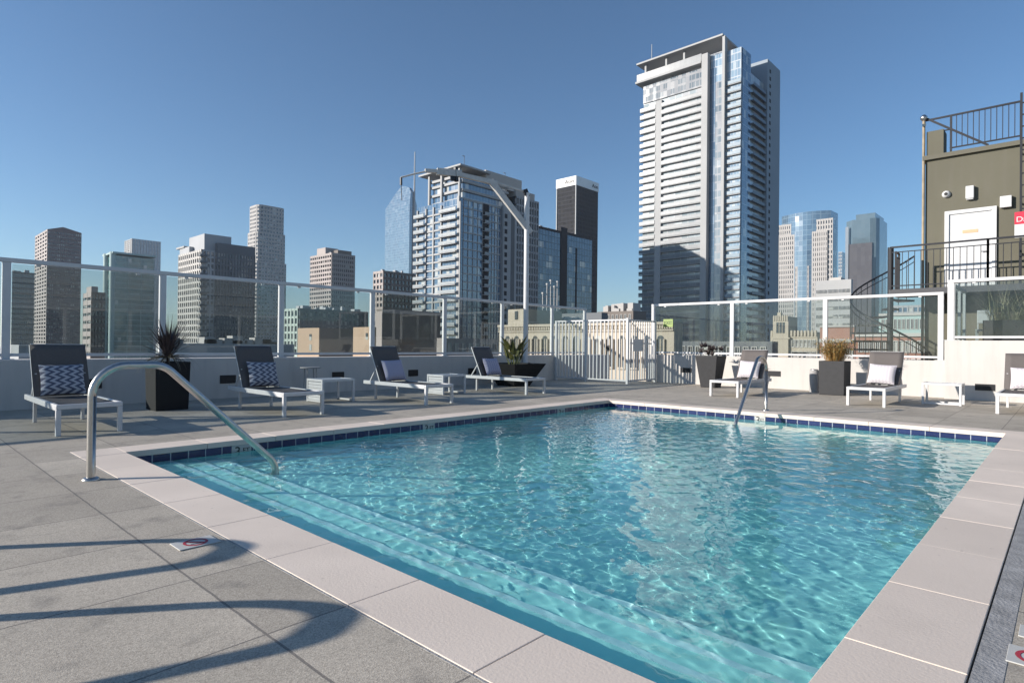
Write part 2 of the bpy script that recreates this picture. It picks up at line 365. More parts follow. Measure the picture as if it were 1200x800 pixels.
# street level far below and the roof deck
b = MB(); b.add([(-4500, -4500, GZ), (4500, -4500, GZ), (4500, 4500, GZ), (-4500, 4500, GZ)], [(0, 1, 2, 3)])
struct(b.obj('ground', mat('city_ground', (0.12, 0.115, 0.11), 0.9, var=0.3, scale=0.01)))
b = MB()
DX0, DX1, DY0, DY1 = -6.0, 16.7, -5.0, 12.1
hx0, hx1, hy0, hy1 = PX0 - CW - 0.01, PX1 + CW + 0.01, PY0 - CW - 0.09, PY1 + CW + 0.01
T = -0.5
for (a0, a1, c0, c1) in ((DX0, hx0, DY0, DY1), (hx1, DX1, DY0, DY1), (hx0, hx1, DY0, hy0), (hx0, hx1, hy1, DY1)):
    b.box(a0, a1, c0, c1, T, 0.0)
struct(b.obj('deck', M['deck']))
b = MB()                                               # the storeys of our own building under the deck
b.box(DX0 - 0.3, 30, DY0 - 4, DY1 + 0.6, GZ, -2.2)
tag(b.obj('roof_building', M['wallpaint']), 'white building whose roof carries the pool deck', 'building')
b = MB(); b.box(hx0, hx1, hy0, hy0 + 0.085, T, 0.0015); b.box(hx0, hx0 + 0.01, hy0 + .085, hy1, T, 0.0015); b.box(hx1 - 0.01, hx1, hy0 + .085, hy1, T, 0.0015); b.box(hx0 + .01, hx1 - .01, hy1 - .01, hy1, T, 0.0015)
struct(b.obj('grout_strip', M['grout']))

# ------------------------------------------------------------------ the pool
pool = thing('swimming_pool', 'rectangular swimming pool with pale coping, blue tile band and long entry steps', 'pool', (PX0, PY0, -0.6))
FL = -0.40
b = MB(); e = 0.35
FD = -0.70
xf = [PX0 - e, PX0 + 0.88, PX0 + 5.2, PX1 + e]; zf_ = [FL, FL, FD, FD]
b.add([(x, y, z) for x, z in zip(xf, zf_) for y in (PY0 - e, PY1 + e)] + [(x, y, FD - .3) for x in xf for y in (PY0 - e, PY1 + e)],
      [(2 * i, 2 * i + 2, 2 * i + 3, 2 * i + 1) for i in range(3)] + [(8 + 2 * i, 8 + 2 * i + 1, 8 + 2 * i + 3, 8 + 2 * i + 2) for i in range(3)])
b.box(PX0 - e, PX0, PY0, PY1, -1.15, -0.06); b.box(PX1, PX1 + e, PY0, PY1, -1.15, -0.06)
b.box(PX0 - e, PX1 + e, PY0 - e, PY0, -1.15, -0.06); b.box(PX0 - e, PX1 + e, PY1, PY1 + e, -1.15, -0.06)
shell = b.obj('basin', M['plaster'], pool); shell.cycles.is_caustics_receiver = True
b = MB(); q = 0.006
b.box(PX0, PX0 + q, PY0 + q, PY1 - q, -0.215, -0.055); b.box(PX1 - q, PX1, PY0 + q, PY1 - q, -0.215, -0.055)
b.box(PX0, PX1, PY0, PY0 + q, -0.215, -0.055); b.box(PX0, PX1, PY1 - q, PY1, -0.215, -0.055)
b.obj('tile_band', M['tile'], pool)
for i, zt in enumerate((-0.15, -0.19, -0.24, -0.30)):
    b = MB(); x1 = PX0 + 0.22 * (i + 1)
    b.box(PX0 + q if i == 0 else PX0 + 0.22 * i, x1, PY0 + q, PY1 - q, FL, zt)
    st = b.obj('step', M['plaster'], pool); st.cycles.is_caustics_receiver = True
    b = MB(); b.box(x1 - 0.045, x1 + 0.003, PY0 + 2 * q, PY1 - 2 * q, zt - 0.02, zt + 0.004); n_ = b.obj('lit_edge', M['lit_edge'], st); n_.cycles.is_caustics_receiver = True  # pale strip painted as the bright sunlit line of each tread
# coping slabs
b = MB(); g = 0.0018; S = 0.76; zt, zb = 0.004, -0.055
def slab(x0, x1, y0, y1): b.box(x0 + g, x1 - g, y0 + g, y1 - g, zb, zt + random.uniform(-.0012, .0012))
ov = 0.02
ys = [PY0 - CW] + [1.46 + S * k for k in range(0, 8)] + [PY1 + CW]
ys = [y for y in ys if y <= PY1 + CW]
for i in range(len(ys) - 1):
    y0, y1 = ys[i], ys[i + 1]
    slab(PX0 - CW, PX0 + ov, y0, y1)
    slab(PX1 - ov, PX1 + CW, y0, y1)
xs = [PX0 + ov] + [2.55 + S * k for k in range(0, 10)] + [PX1 - ov]
xs = [x for x in xs if x <= PX1 - ov]
for i in range(len(xs) - 1):
    slab(xs[i], xs[i + 1], PY0 - CW, PY0 + ov); slab(xs[i], xs[i + 1], PY1 - ov, PY1 + CW)
b.obj('coping', M['coping'], pool, bevel=0.003)
M['signwhite'] = mat('white_ceramic_marker', (0.50, 0.49, 0.46), 0.5, var=.04, scale=20)
M['ink'] = mat('black_ink', (0.02, 0.02, 0.02), 0.5)
M['red'] = mat('sign_red', (0.42, 0.03, 0.05), 0.5)
def marker_far(Y):   # on the far wall, faces -X
    b = MB(); b.box(PX1 - 0.012, PX1 - q, Y - 0.085, Y + 0.085, -0.212, -0.058); o = b.obj('depth_marker', M['signwhite'], pool)
    text_obj('lettering', '3', 0.16, M['ink'], o, (PX1 - 0.014, Y + 0.035, -0.125), (0, -1, 0), (0, 0, 1)).location = (0, 0, 0)
    text_obj('lettering', 'FT', 0.06, M['ink'], o, (PX1 - 0.014, Y - 0.035, -0.11), (0, -1, 0), (0, 0, 1))
def marker_left(X):
    b = MB(); b.box(X - 0.11, X + 0.11, PY1 - 0.012, PY1 - q, -0.212, -0.058); o = b.obj('depth_marker', M['signwhite'], pool)
    text_obj('lettering', '3', 0.15, M['ink'], o, (X - 0.045, PY1 - 0.014, -0.13), (1, 0, 0), (0, 0, 1))
    text_obj('lettering', 'FT', 0.075, M['ink'], o, (X + 0.05, PY1 - 0.014, -0.12), (1, 0, 0), (0, 0, 1))
marker_far(onX(891, 492, PX1)[0])
for px in (283, 502, 657): marker_left(onY(px, 500, PY1)[0])

# ------------------------------------------------------------------ water: real small waves, so the sun draws its own caustics
WZ = -0.12
rng = np.random.default_rng(4)
waves = []
for i in range(120):
    lam = 10 ** rng.uniform(math.log10(0.06), math.log10(0.38)); th = rng.normal(-0.55, 1.1); k = 2 * math.pi / lam
    waves.append((k * math.cos(th), k * math.sin(th), rng.uniform(0, 6.28), 0.0012 * lam ** 1.05 * rng.uniform(.5, 1.3)))
nx, ny = 680, 500
X, Y = np.meshgrid(np.linspace(PX0, PX1, nx), np.linspace(PY0, PY1, ny))
Z = np.full_like(X, 0.0)
for kx, ky, ph, am in waves: Z += am * np.sin(kx * X + ky * Y + ph)
patch = 0.75 + 0.45 * np.sin(0.9 * X + 0.5 * Y + 1) * np.sin(0.6 * X - 1.1 * Y)
patch *= 1 - 0.45 * np.clip((X - 7.5) / 2.5, 0, 1)
Z = Z * patch + WZ
me = bpy.data.meshes.new('water'); me.vertices.add(nx * ny)
me.vertices.foreach_set('co', np.stack([X, Y, Z], -1).reshape(-1).astype(np.float32))
ii = (np.arange(ny - 1)[:, None] * nx + np.arange(nx - 1)[None, :]).reshape(-1)
fc = np.stack([ii, ii + 1, ii + nx + 1, ii + nx], -1)
me.loops.add(fc.size); me.loops.foreach_set('vertex_index', fc.reshape(-1).astype(np.int32))
me.polygons.add(len(fc)); me.polygons.foreach_set('loop_start', (np.arange(len(fc)) * 4).astype(np.int32))
me.polygons.foreach_set('use_smooth', np.ones(len(fc), bool)); me.update(); me.validate()
wm = bpy.data.materials.new('pool_water'); wm.use_nodes = True; pb = wm.node_tree.nodes['Principled BSDF']
pb.inputs['Transmission Weight'].default_value = 1; pb.inputs['IOR'].default_value = 1.33; pb.inputs['Roughness'].default_value = 0.0
pb.inputs['Base Color'].default_value = (0.88, 0.985, 0.995, 1)
me.materials.append(wm)
water = struct(bpy.data.objects.new('water', me)); COL.objects.link(water); water.cycles.is_caustics_caster = True

# ------------------------------------------------------------------ parapet walls
WT = 0.78
def parapet(name, label, x0, x1, y0, y1, z1, cap=0.03):
    r = thing(name, label, 'wall', ((x0 + x1) / 2, (y0 + y1) / 2, 0))
    b = MB(); b.box(x0, x1, y0, y1, -0.3, z1); b.obj('wall_body', M['wallpaint'], r, bevel=0.008)
    return r
wl = parapet('parapet_wall', 'long low white parapet wall in shade below the left glass fence', DX0, 18.2, 12.1, 12.75, WT)
XR = 16.7
wr = parapet('parapet_wall', 'low sunlit white parapet wall below the right glass fence', XR, XR + 0.5, 2.1, 9.75, 0.84)
XU = 16.5
wu = parapet('parapet_wall', 'taller white wall holding up the raised terrace at right', XU, XU + 0.35, -5, 2.08, 1.30)
def vent(kind, c, parent):
    b = MB(); x = c
    if kind == 'L': b.box(x - 0.15, x + 0.15, 12.088, 12.1, 0.29, 0.45)
    elif kind == 'R': b.box(XR - 0.012, XR, x - 0.17, x + 0.17, 0.33, 0.47)
    else: b.box(XU - 0.012, XU, x - 0.17, x + 0.17, 0.22, 0.36)
    o = b.obj('vent', M['vent'], parent)
    f = MB()
    for k in range(5):
        if kind == 'L': f.box(x - 0.15, x + 0.15, 12.08, 12.087, 0.305 + k * 0.03, 0.313 + k * 0.03)
        elif kind == 'R': f.box(XR - 0.02, XR - 0.013, x - 0.17, x + 0.17, 0.34 + k * 0.027, 0.348 + k * 0.027)
        else: f.box(XU - 0.02, XU - 0.013, x - 0.17, x + 0.17, 0.23 + k * 0.027, 0.238 + k * 0.027)
    f.obj('slat', M['iron'], o)
for px in (107, 267, 396, 484, 553): vent('L', onY(px, 445, 12.1)[0], wl)
vent('R', 8.4, wr); vent('R', 5.86, wr); vent('U', 1.36, wu)
b = MB(); b.box(DX0, DX1, DY0 - 0.3, DY0, -0.3, 0.8)

# ------------------------------------------------------------------ glass fences
def glass_fence(label, line, posts, z0, zt, axis, pw=0.09, bot=0.10, top=0.07, gate_gap=None, depth=0.07):
    """axis 'X': runs along X at Y=line; axis 'Y': runs along Y at X=line"""
    mid = (posts[0] + posts[-1]) / 2
    loc = (mid, line, z0) if axis == 'X' else (line, mid, z0)
    r = thing('glass_fence', label, 'fence', loc)
    def bx(b, a0, a1, c, z0_, z1_):
        if axis == 'X': b.box(a0, a1, line - c, line + c, z0_, z1_)
        else: b.box(line - c, line + c, a0, a1, z0_, z1_)
    for p in posts:
        b = MB(); bx(b, p - pw / 2, p + pw / 2, depth / 2, z0, zt - top); bx(b, p - pw, p + pw, depth * 0.8, z0, z0 + 0.012); b.obj('post', M['white'], r, bevel=0.006)
    b = MB(); bx(b, posts[0] - pw / 2, posts[-1] + pw / 2, depth / 2 + 0.004, zt - top, zt); b.obj('top_rail', M['white'], r, bevel=0.006)
    for i in range(len(posts) - 1):
        a0, a1 = posts[i] + pw / 2, posts[i + 1] - pw / 2
        b = MB(); bx(b, a0, a1, 0.022, z0 + bot - 0.05, z0 + bot); b.obj('bottom_rail', M['white'], r, bevel=0.004)
        b = MB(); bx(b, a0 + 0.012, a1 - 0.012, 0.005, z0 + bot + .001, zt - top - 0.018); b.obj('glass_panel', M['pane'], r)
        b = MB(); mm = (a0 + a1) / 2
        for c in (a0 + 0.35, a1 - 0.35): bx(b, c - 0.03, c + 0.03, 0.016, zt - top - 0.035, zt - top - 0.001)
        b.obj('clip', M['white'], r)
    return r
LY = 12.42
glass_fence('long glass fence with white posts on the shaded left parapet', LY, [-5.35, -3.05, -0.75, 1.55, 3.8, 6.1, 8.4, 10.7, 12.95, 15.3, 17.1], WT, 2.4, 'X', pw=0.11)
glass_fence('sunlit glass fence on the low right parapet, in three panels', XR + 0.2, [2.2, 4.65, 7.1, 9.62], 0.84, 2.42, 'Y', pw=0.11)
glass_fence('glass fence on the taller wall in front of the raised terrace', XU + 0.12, [-2.6, -0.3, 1.98], 1.30, 2.66, 'Y', pw=0.12)
glass_fence('glass fence along the far side of the raised terrace', 1.98, [XU + 0.55, XU + 1.5, XU + 2.4], 1.30, 2.6, 'X', pw=0.11)
b = MB(); b.box(XU + 0.35, 22.5, -5, 2.05, -0.2, 1.18); struct(b.obj('terrace_floor', M['concrete']))
# exit sign on the first glass panel of the right fence
EY = onX(783, 378, XR + .18)[0]
ex = thing('exit_sign', 'small lime green exit sign stuck to the glass beside the gate', 'sign', (XR + 0.18, EY, 1.86))
b = MB(); b.box(XR + 0.175, XR + 0.185, EY - 0.16, EY + 0.16, 1.70, 1.94)
b.obj('sign_plate', mat('lime_sign', (0.27, 0.36, 0.10), 0.5), ex)
text_obj('lettering', 'EXIT', 0.155, mat('dark_green_ink', (0.03, 0.05, 0.02), .5), ex, (XR + 0.172, EY, 1.82), (0, -1, 0), (0, 0, 1), sx=0.85)

# ------------------------------------------------------------------ picket gate enclosure
gt = thing('picket_gate', 'white picket gate enclosure between the two glass fences', 'gate', (15.05, 9.4, 0))
GT = 1.88
def pick(x, y): 
    b = MB(); b.box(x - 0.015, x + 0.015, y - 0.015, y + 0.015, 0.09, GT - 0.03); b.obj('picket', M['white'], gt)
gx0, gy0, gy1, gx1 = 15.05, 9.4, 12.05, 16.66
n = 20
for i in range(1, n):
    if abs(i - 11) < 0.5: continue
    pick(gx0, gy0 + (gy1 - gy0) * i / n)
n = 12
for i in range(1, n): pick(gx0 + (gx1 - gx0) * i / n, gy0)
for (x, y, h) in ((gx0, gy0, GT + 0.03), (gx0, gy1 - .02, GT), (gx1 - 0.05, gy0, GT), (gx0, gy0 + (gy1 - gy0) * 11 / 20, GT)):
    b = MB(); b.box(x - 0.035, x + 0.035, y - 0.035, y + 0.035, 0.0, h); b.obj('post', M['white'], gt, bevel=0.004)
for z in (0.075, GT - 0.04):
    b = MB(); b.box(gx0 - 0.018, gx0 + 0.018, gy0 + 0.036, gy1 - 0.06, z, z + 0.04); b.obj('rail', M['white'], gt)
    b = MB(); b.box(gx0 + 0.036, gx1 - 0.09, gy0 - 0.018, gy0 + 0.018, z, z + 0.04); b.obj('rail', M['white'], gt)
b = MB(); b.box(gx0 + 0.25, gx0 + 0.8, gy0 - 0.03, gy0 - 0.02, 0.95, 1.3); b.box(gx0 + 0.1, gx1 - 0.3, gy0 - 0.035, gy0 - 0.019, 1.16, 1.2)
b.obj('latch_plate', M['white'], gt)
b = MB(); b.box(gx0 - 0.05, gx0 - 0.019, 10.0, 10.12, 0.95, 1.12); b.obj('lock_box', M['iron'], gt)

# ------------------------------------------------------------------ davit crane behind the left fence
PXX, PYY = 14.35, 12.0
pole = thing('davit_crane', 'tall white pole crane with long jib over the left fence', 'crane', (PXX, PYY, 0))
d0 = ray(617, 300); tt = PYY / d0.y; PXX = d0.x * tt
ztop = onY(617, 226, PYY)[1]
b = MB(); b.tube([(PXX, PYY, 0), (PXX, PYY, ztop)], 0.075, 18); b.obj('mast', M['white'], pole)
b = MB(); b.lathe([(0.16, 0), (0.16, 0.03), (0.1, 0.05)], (PXX, PYY, 0)); b.obj('base_plate', M['white'], pole)
jd = Vector((-3.47, 1.83, 0)).normalized()               # jib swings out over the fence
def jp(px, py):
    """point on the vertical plane of the jib seen at that pixel"""
    d = ray(px, py); n = Vector((-jd.y, jd.x, 0)); o = Vector((0, 0, EYE)); p0 = Vector((PXX, PYY, 0))
    t = (p0 - o).dot(n) / d.dot(n); return o + d * t
M['crane'] = mat('weathered_grey_steel', (0.50, 0.49, 0.47), 0.5, var=0.12, scale=10)
b = MB(); b.bar(jp(622, 273), jp(575, 212), 0.13, 0.17); b.obj('strut', M['crane'], pole, bevel=0.01)
b = MB(); b.bar(jp(617, 225), jp(578, 213), 0.04, 0.05); b.obj('tie_rod', M['crane'], pole)
b = MB(); b.bar(jp(583, 215), jp(539, 205), 0.12, 0.13); b.bar(jp(541, 204), jp(512, 201), 0.12, 0.19); b.bar(jp(514, 201), jp(498, 200), 0.1, 0.1); b.obj('jib', M['crane'], pole, bevel=0.008)
b = MB(); b.tube([jp(499, 201), jp(485, 204), jp(470, 208)], 0.025, 8); b.obj('jib_tip', M['crane'], pole)
b = MB(); b.bar(jp(534, 196), jp(535, 213), 0.10, 0.10); b.bar(jp(528, 209), jp(533, 209), 0.10, 0.14); b.bar(jp(529, 203), jp(534, 204), .08, .10); b.obj('winch', M['iron'], pole, bevel=0.01)
b = MB(); b.bar(jp(615, 222), jp(618, 231), 0.12, 0.13); b.obj('mast_clamp', M['iron'], pole, bevel=0.01)
b = MB(); b.bar(jp(470, 208), jp(470, 217), 0.05, 0.05); b.tube([jp(470, 216), jp(471, 235)], 0.012, 6); b.obj('hook', M['iron'], pole)

# ------------------------------------------------------------------ stainless handrails
def arc(c, r, a0, a1, ax, n=8):
    """arc in the vertical plane containing horizontal unit vector ax"""
    return [Vector(c) + Vector((ax[0], ax[1], 0)) * (r * math.cos(a)) + Vector((0, 0, r * math.sin(a))) for a in [a0 + (a1 - a0) * i / n for i in range(n + 1)]]
def handrail(label, base, ax, H_, flat, run, zend, r=0.027, plate=True, tail=0.35):
    """post, bend, short flat top, long slope, bend, tail going down"""
    base = Vector(base); ax = Vector((ax[0], ax[1], 0)).normalized(); t = thing('handrail', label, 'handrail', base, group=None)
    R1 = 0.24; z1 = H_
    P = [base.copy(), base + Vector((0, 0, z1 - R1))]
    c = base + ax * R1 + Vector((0, 0, z1 - R1)); P += arc(c, R1, math.pi, math.pi / 2, ax)
    p1 = base + ax * flat + Vector((0, 0, z1))
    pe = base + ax * run; pe.z = zend + tail
    sl = math.atan2(z1 - pe.z, run - flat); R2 = 0.22
    c2 = p1 - Vector((0, 0, R2)); P += arc(c2, R2, math.pi / 2, math.pi / 2 - sl, ax, 6)
    # slope end, bend to vertical
    R3 = 0.13; q0 = P[-1]; dirn = ax * math.cos(sl) + Vector((0, 0, -math.sin(sl)))
    L = ((pe - q0).dot(ax)) / math.cos(sl) - 0.06
    q1 = q0 + dirn * L; P.append(q1)
    for i in range(1, 6):
        a = sl + (math.pi / 2 - sl) * i / 5
        q1 = q1 + (ax * math.cos(a) + Vector((0, 0, -math.sin(a)))) * 0.035; P.append(q1.copy())
    P.append(Vector((q1.x, q1.y, zend)))
    b = MB(); b.tube(P, r, 20); b.obj('rail_tube', M['steel'], t)
    b = MB(); b.lathe([(0.062, 0), (0.062, 0.008), (0.05, 0.02), (r + .004, 0.024)], base); b.obj('escutcheon', M['steel'], t)
    return t
handrail('large steel handrail over the near left corner steps of the pool', (1.24, 5.67, 0), (1, 0), 0.90, 0.42, 1.5, -0.5, r=0.031)
handrail('steel handrail at the far right edge of the pool', (10.75, 3.9, 0), (-1, 0), 0.93, 0.30, 1.32, -0.6, r=0.027)
# two rails of the raised spa that stands left of the camera; only their shadows reach the picture
for (x, y, l) in ((-0.62, 5.0, 'farther'), (-0.68, 3.90, 'nearer')):
    handrail('steel spa rail, the %s of two left of the camera' % l, (x, y, 0), (-0.86, -0.51), 0.92, 0.34, 1.35, 0.0, r=0.036, tail=0.05)

# ------------------------------------------------------------------ no-diving tiles
def no_diving(label, cx, cy, u, v, sx, sy, words=True, digit=False):
    """u: reading direction, v: up direction of the marking on the floor"""
    u = Vector((*u, 0)).normalized(); v = Vector((*v, 0)).normalized(); c = Vector((cx, cy, 0))
    t = thing('floor_marker', label, 'marker', c)
    b = MB(); cs = [c - u * sx / 2 - v * sy / 2, c + u * sx / 2 - v * sy / 2, c + u * sx / 2 + v * sy / 2, c - u * sx / 2 + v * sy / 2]
    b.prism([(p.x, p.y) for p in cs], 0.001, 0.006); b.obj('tile', M['signwhite'], t, bevel=0.002)
    if digit:
        text_obj('lettering', '3 FT', sy * 0.75, M['ink'], t, c + Vector((0, 0, 0.006)), u, v, depth=0.001)
        return
    b = MB(); r0, r1 = sy * 0.40, sy * 0.31; n = 36; vs = []; fs = []
    cc = c + v * 0.0
    for k in range(n):
        a = 2 * math.pi * k / n
        for r in (r0, r1): vs.append(cc + (u * math.cos(a) + v * math.sin(a)) * r + Vector((0, 0, 0.0075)))
    for k in range(n):
        k2 = (k + 1) % n; fs.append((2 * k, 2 * k2, 2 * k2 + 1, 2 * k + 1))
    b.add(vs, fs); dgl = (u - v).normalized()
    b.bar(cc - dgl * r1 + Vector((0, 0, 0.0075)), cc + dgl * r1 + Vector((0, 0, 0.0075)), sy * 0.09, 0.001); b.obj('prohibition_ring', M['red'], t)
    b = MB()                                             # small diver: body, arms, head and wave lines
    b.bar(cc - u * r1 * .5 + v * r1 * .35 + Vector((0, 0, .0069)), cc + u * r1 * .15 - v * r1 * .1 + Vector((0, 0, .0069)), sy * .07, .0008)
    b.bar(cc + u * r1 * .15 - v * r1 * .1 + Vector((0, 0, .0069)), cc + u * r1 * .5 - v * r1 * .35 + Vector((0, 0, .0069)), sy * .035, .0008)
    b.bar(cc - u * r1 * .7 - v * r1 * .5 + Vector((0, 0, .0069)), cc + u * r1 * .4 - v * r1 * .6 + Vector((0, 0, .0069)), sy * .03, .0008)
    b.obj('diver_mark', M['ink'], t)
no_diving('white no diving tile with red ring beside the left coping', 1.25, 3.50, (1, .0), (0, 1), 0.21, 0.155)
no_diving('white no diving tile with red ring in the lower right corner', 2.845, 0.078, (0, -1), (1, 0), 0.175, 0.165)
no_diving('white depth tile reading 3 FT in the lower right corner', 3.10, 0.045, (0, -1), (1, 0), 0.20, 0.13, digit=True)

# ------------------------------------------------------------------ sun loungers
chev1 = chevron_material('navy_chevron_fabric', (0.44, 0.44, 0.47), (0.10, 0.105, 0.15), 4.5, 5.0, 0.5)
chev2 = chevron_material('violet_chevron_fabric', (0.55, 0.53, 0.56), (0.17, 0.15, 0.34), 7, 10, 0.42)
chev3 = chevron_material('sunlit_chevron_fabric', (0.62, 0.59, 0.58), (0.34, 0.28, 0.35), 8, 11, 0.30)  # same pillows in sun, their brightness put into paler colours
def pillow_mesh(wd, ht, th, n=14):
    vs, fs, uv = [], [], []
    for s in (1, -1):
        for j in range(n + 1):
            for i in range(n + 1):
                u, v = i / n * 2 - 1, j / n * 2 - 1
                e = max(0, (1 - u ** 4) * (1 - v ** 4)) ** 0.55
                pin = 1 - 0.05 * (1 - abs(v) ** 2) * 1 ; pin2 = 1 - 0.05 * (1 - abs(u) ** 2)
                vs.append((u * wd / 2 * pin, s * e * th / 2, v * ht / 2 * pin2)); uv.append((i / n, j / n))
    N = (n + 1) ** 2
    for s in (0, 1):
        for j in range(n):
            for i in range(n):
                a = s * N + j * (n + 1) + i; f = (a, a + 1, a + n + 2, a + n + 1); fs.append(f if s else f[::-1])
    me = bpy.data.meshes.new('pillow'); me.from_pydata(vs, [], fs); l = me.uv_layers.new(name='UVMap')
    for lp in me.loops: l.data[lp.index].uv = uv[lp.vertex_index]
    me.shade_smooth(); return me
PM = {}
for k, mm in (('a', chev1), ('b', chev2), ('c', chev3)):
    PM[k] = pillow_mesh(0.50, 0.43, 0.15); PM[k].materials.append(mm)

def make_lounger():
    t = thing('sun_lounger', 'x', 'sun lounger', (0, 0, 0), 'sun loungers round the pool')
    Wd = 0.66; L = 1.98; z = 0.335
    for s in (-1, 1):
        b = MB(); b.box(s * Wd / 2 - s * 0.04, s * Wd / 2, 0.05, L, z - 0.045, z + 0.025); b.obj('side_rail', M['white'], t, bevel=0.006)
        b = MB(); b.box(s * Wd / 2 - s * 0.05, s * Wd / 2, 0.0, 0.05, 0.0, z - 0.03); b.obj('leg', M['white'], t, bevel=0.006)
        b = MB(); b.box(s * Wd / 2 - s * 0.085, s * Wd / 2 - s * 0.045, 1.62, 1.66, 0.0, z - 0.046); b.obj('leg', M['white'], t, bevel=0.005)
    b = MB(); b.box(-Wd / 2, Wd / 2, 0.0, 0.05, z - 0.03, z + 0.025); b.obj('front_bar', M['white'], t, bevel=0.008)
    b = MB(); b.box(-Wd / 2 + 0.04, Wd / 2 - 0.04, L - 0.04, L, z - 0.035, z + 0.015); b.obj('rear_bar', M['white'], t, bevel=0.005)
    # seat sling, very slightly sagging
    b = MB(); nn = 10; vs = []; y0, y1 = 0.05, 1.47
    for j in range(nn + 1):
        for i in range(7):
            u, v = i / 6 * 2 - 1, j / nn; sag = -0.022 * (1 - u * u) * math.sin(math.pi * v)
            vs.append((u * (Wd / 2 - 0.041), y0 + (y1 - y0) * v, z + 0.012 + sag))
    vs += [(x, y, zz - 0.006) for x, y, zz in vs]
    N = 7 * (nn + 1); fs = []
    for j in range(nn):
        for i in range(6):
            a = j * 7 + i; fs.append((a, a + 1, a + 8, a + 7)); fs.append((N + a, N + a + 7, N + a + 8, N + a + 1))
    b.add(vs, fs, 0, True); b.obj('seat_sling', M['sling'], t)
    # backrest
    hy, hz = 1.45, z + 0.02; ty, tz = 1.80, 1.03
    bf = MB(); bw = 0.60
    for s in (-1, 1): bf.bar((s * bw / 2, hy, hz), (s * bw / 2, ty, tz), 0.028, 0.028, up=(0, 1, 0))
    bf.bar((-bw / 2, ty, tz), (bw / 2, ty, tz), 0.028, 0.028); bk = bf.obj('back_frame', M['white'], t, bevel=0.004)
    b = MB(); vs = []; nn = 8; nv = Vector((0, -(tz - hz), (ty - hy))).normalized()
    for j in range(nn + 1):
        for i in range(7):
            u, v = i / 6 * 2 - 1, j / nn; sag = -0.03 * (1 - u * u) * math.sin(math.pi * v)
            p = Vector((u * (bw / 2 + 0.012), hy + (ty - hy) * v, hz + (tz - hz) * v + 0.0)) + nv * (0.016 + sag * 0.5); vs.append(p)
    vs += [p - nv * 0.006 for p in vs]; N = 7 * (nn + 1); fs = []
    for j in range(nn):
        for i in range(6):
            a = j * 7 + i; fs.append((a, a + 1, a + 8, a + 7)); fs.append((N + a, N + a + 7, N + a + 8, N + a + 1))
    for i in range(6): a = nn * 7 + i; fs.append((a, a + 1, N + a + 1, N + a))
    for j in range(nn): a = j * 7; fs.append((a, a + 7, N + a + 7, N + a)); a += 6; fs.append((a, N + a, N + a + 7, a + 7))
    b.add(vs, fs, 0, True); b.obj('back_sling', M['sling'], t)
    b = MB()
    for s in (-1, 1): b.bar((s * 0.27, hy + 0.14, hz + 0.30), (s * 0.27, 1.84, z), 0.022, 0.022, up=(0, 1, 0))
    b.obj('back_strut', M['white'], t)
    return t
proto = make_lounger()
LOL = [((1.84, 8.47), 0, 'leftmost dark sling lounger with a navy chevron pillow', 'a'),
       ((4.53, 8.44), 0, 'dark sling lounger with a chevron pillow, right of the spiky plant', 'a'),
       ((7.2, 8.46), 0, 'dark sling lounger between the two slatted white side tables', 'b'),
       ((10.28, 8.78), 0, 'dark sling lounger by the broad-leaf plant near the gate', 'b'),
       ((12.95, 5.62), -math.pi / 2, 'sunlit lounger behind the far steel handrail', 'c'),
       ((12.98, 2.86), -math.pi / 2, 'sunlit lounger beside the orange grass planter', 'c'),
       ((13.3, 0.62), -math.pi / 2, 'sunlit lounger cut off by the right edge of the picture', 'c')]
for i, ((x, y), rz, lab, pk) in enumerate(LOL):
    o = proto if i == 0 else dup(proto, (x, y, 0), lab)
    o.location = (x, y, 0); o.rotation_euler = (0, 0, rz); o['label'] = lab
    p = bpy.data.objects.new('pillow', PM[pk]); COL.objects.link(p); p['_o'] = (0, 0, 0)
    tilt = Matrix.Rotation(rad(-24), 4, 'X') @ Matrix.Rotation(rad(random.uniform(-3, 3)), 4, 'Y')
    mw = Matrix.Translation((x, y, 0)) @ Matrix.Rotation(rz, 4, 'Z') @ Matrix.Translation((random.uniform(-.03, .05), 1.44, 0.575)) @ tilt
    p.matrix_world = mw
    plab = ['navy and grey chevron pillow on the leftmost lounger', 'navy and grey chevron pillow on the lounger right of the spiky plant',
            'violet patterned pillow on the lounger between the side tables', 'violet patterned pillow on the lounger by the broad-leaf plant',
            'sunlit patterned pillow on the lounger behind the far handrail', 'sunlit patterned pillow beside the orange grass planter',
            'sunlit patterned pillow at the right edge of the picture'][i]
    tag(p, plab, 'pillow', 'pillows on the loungers')

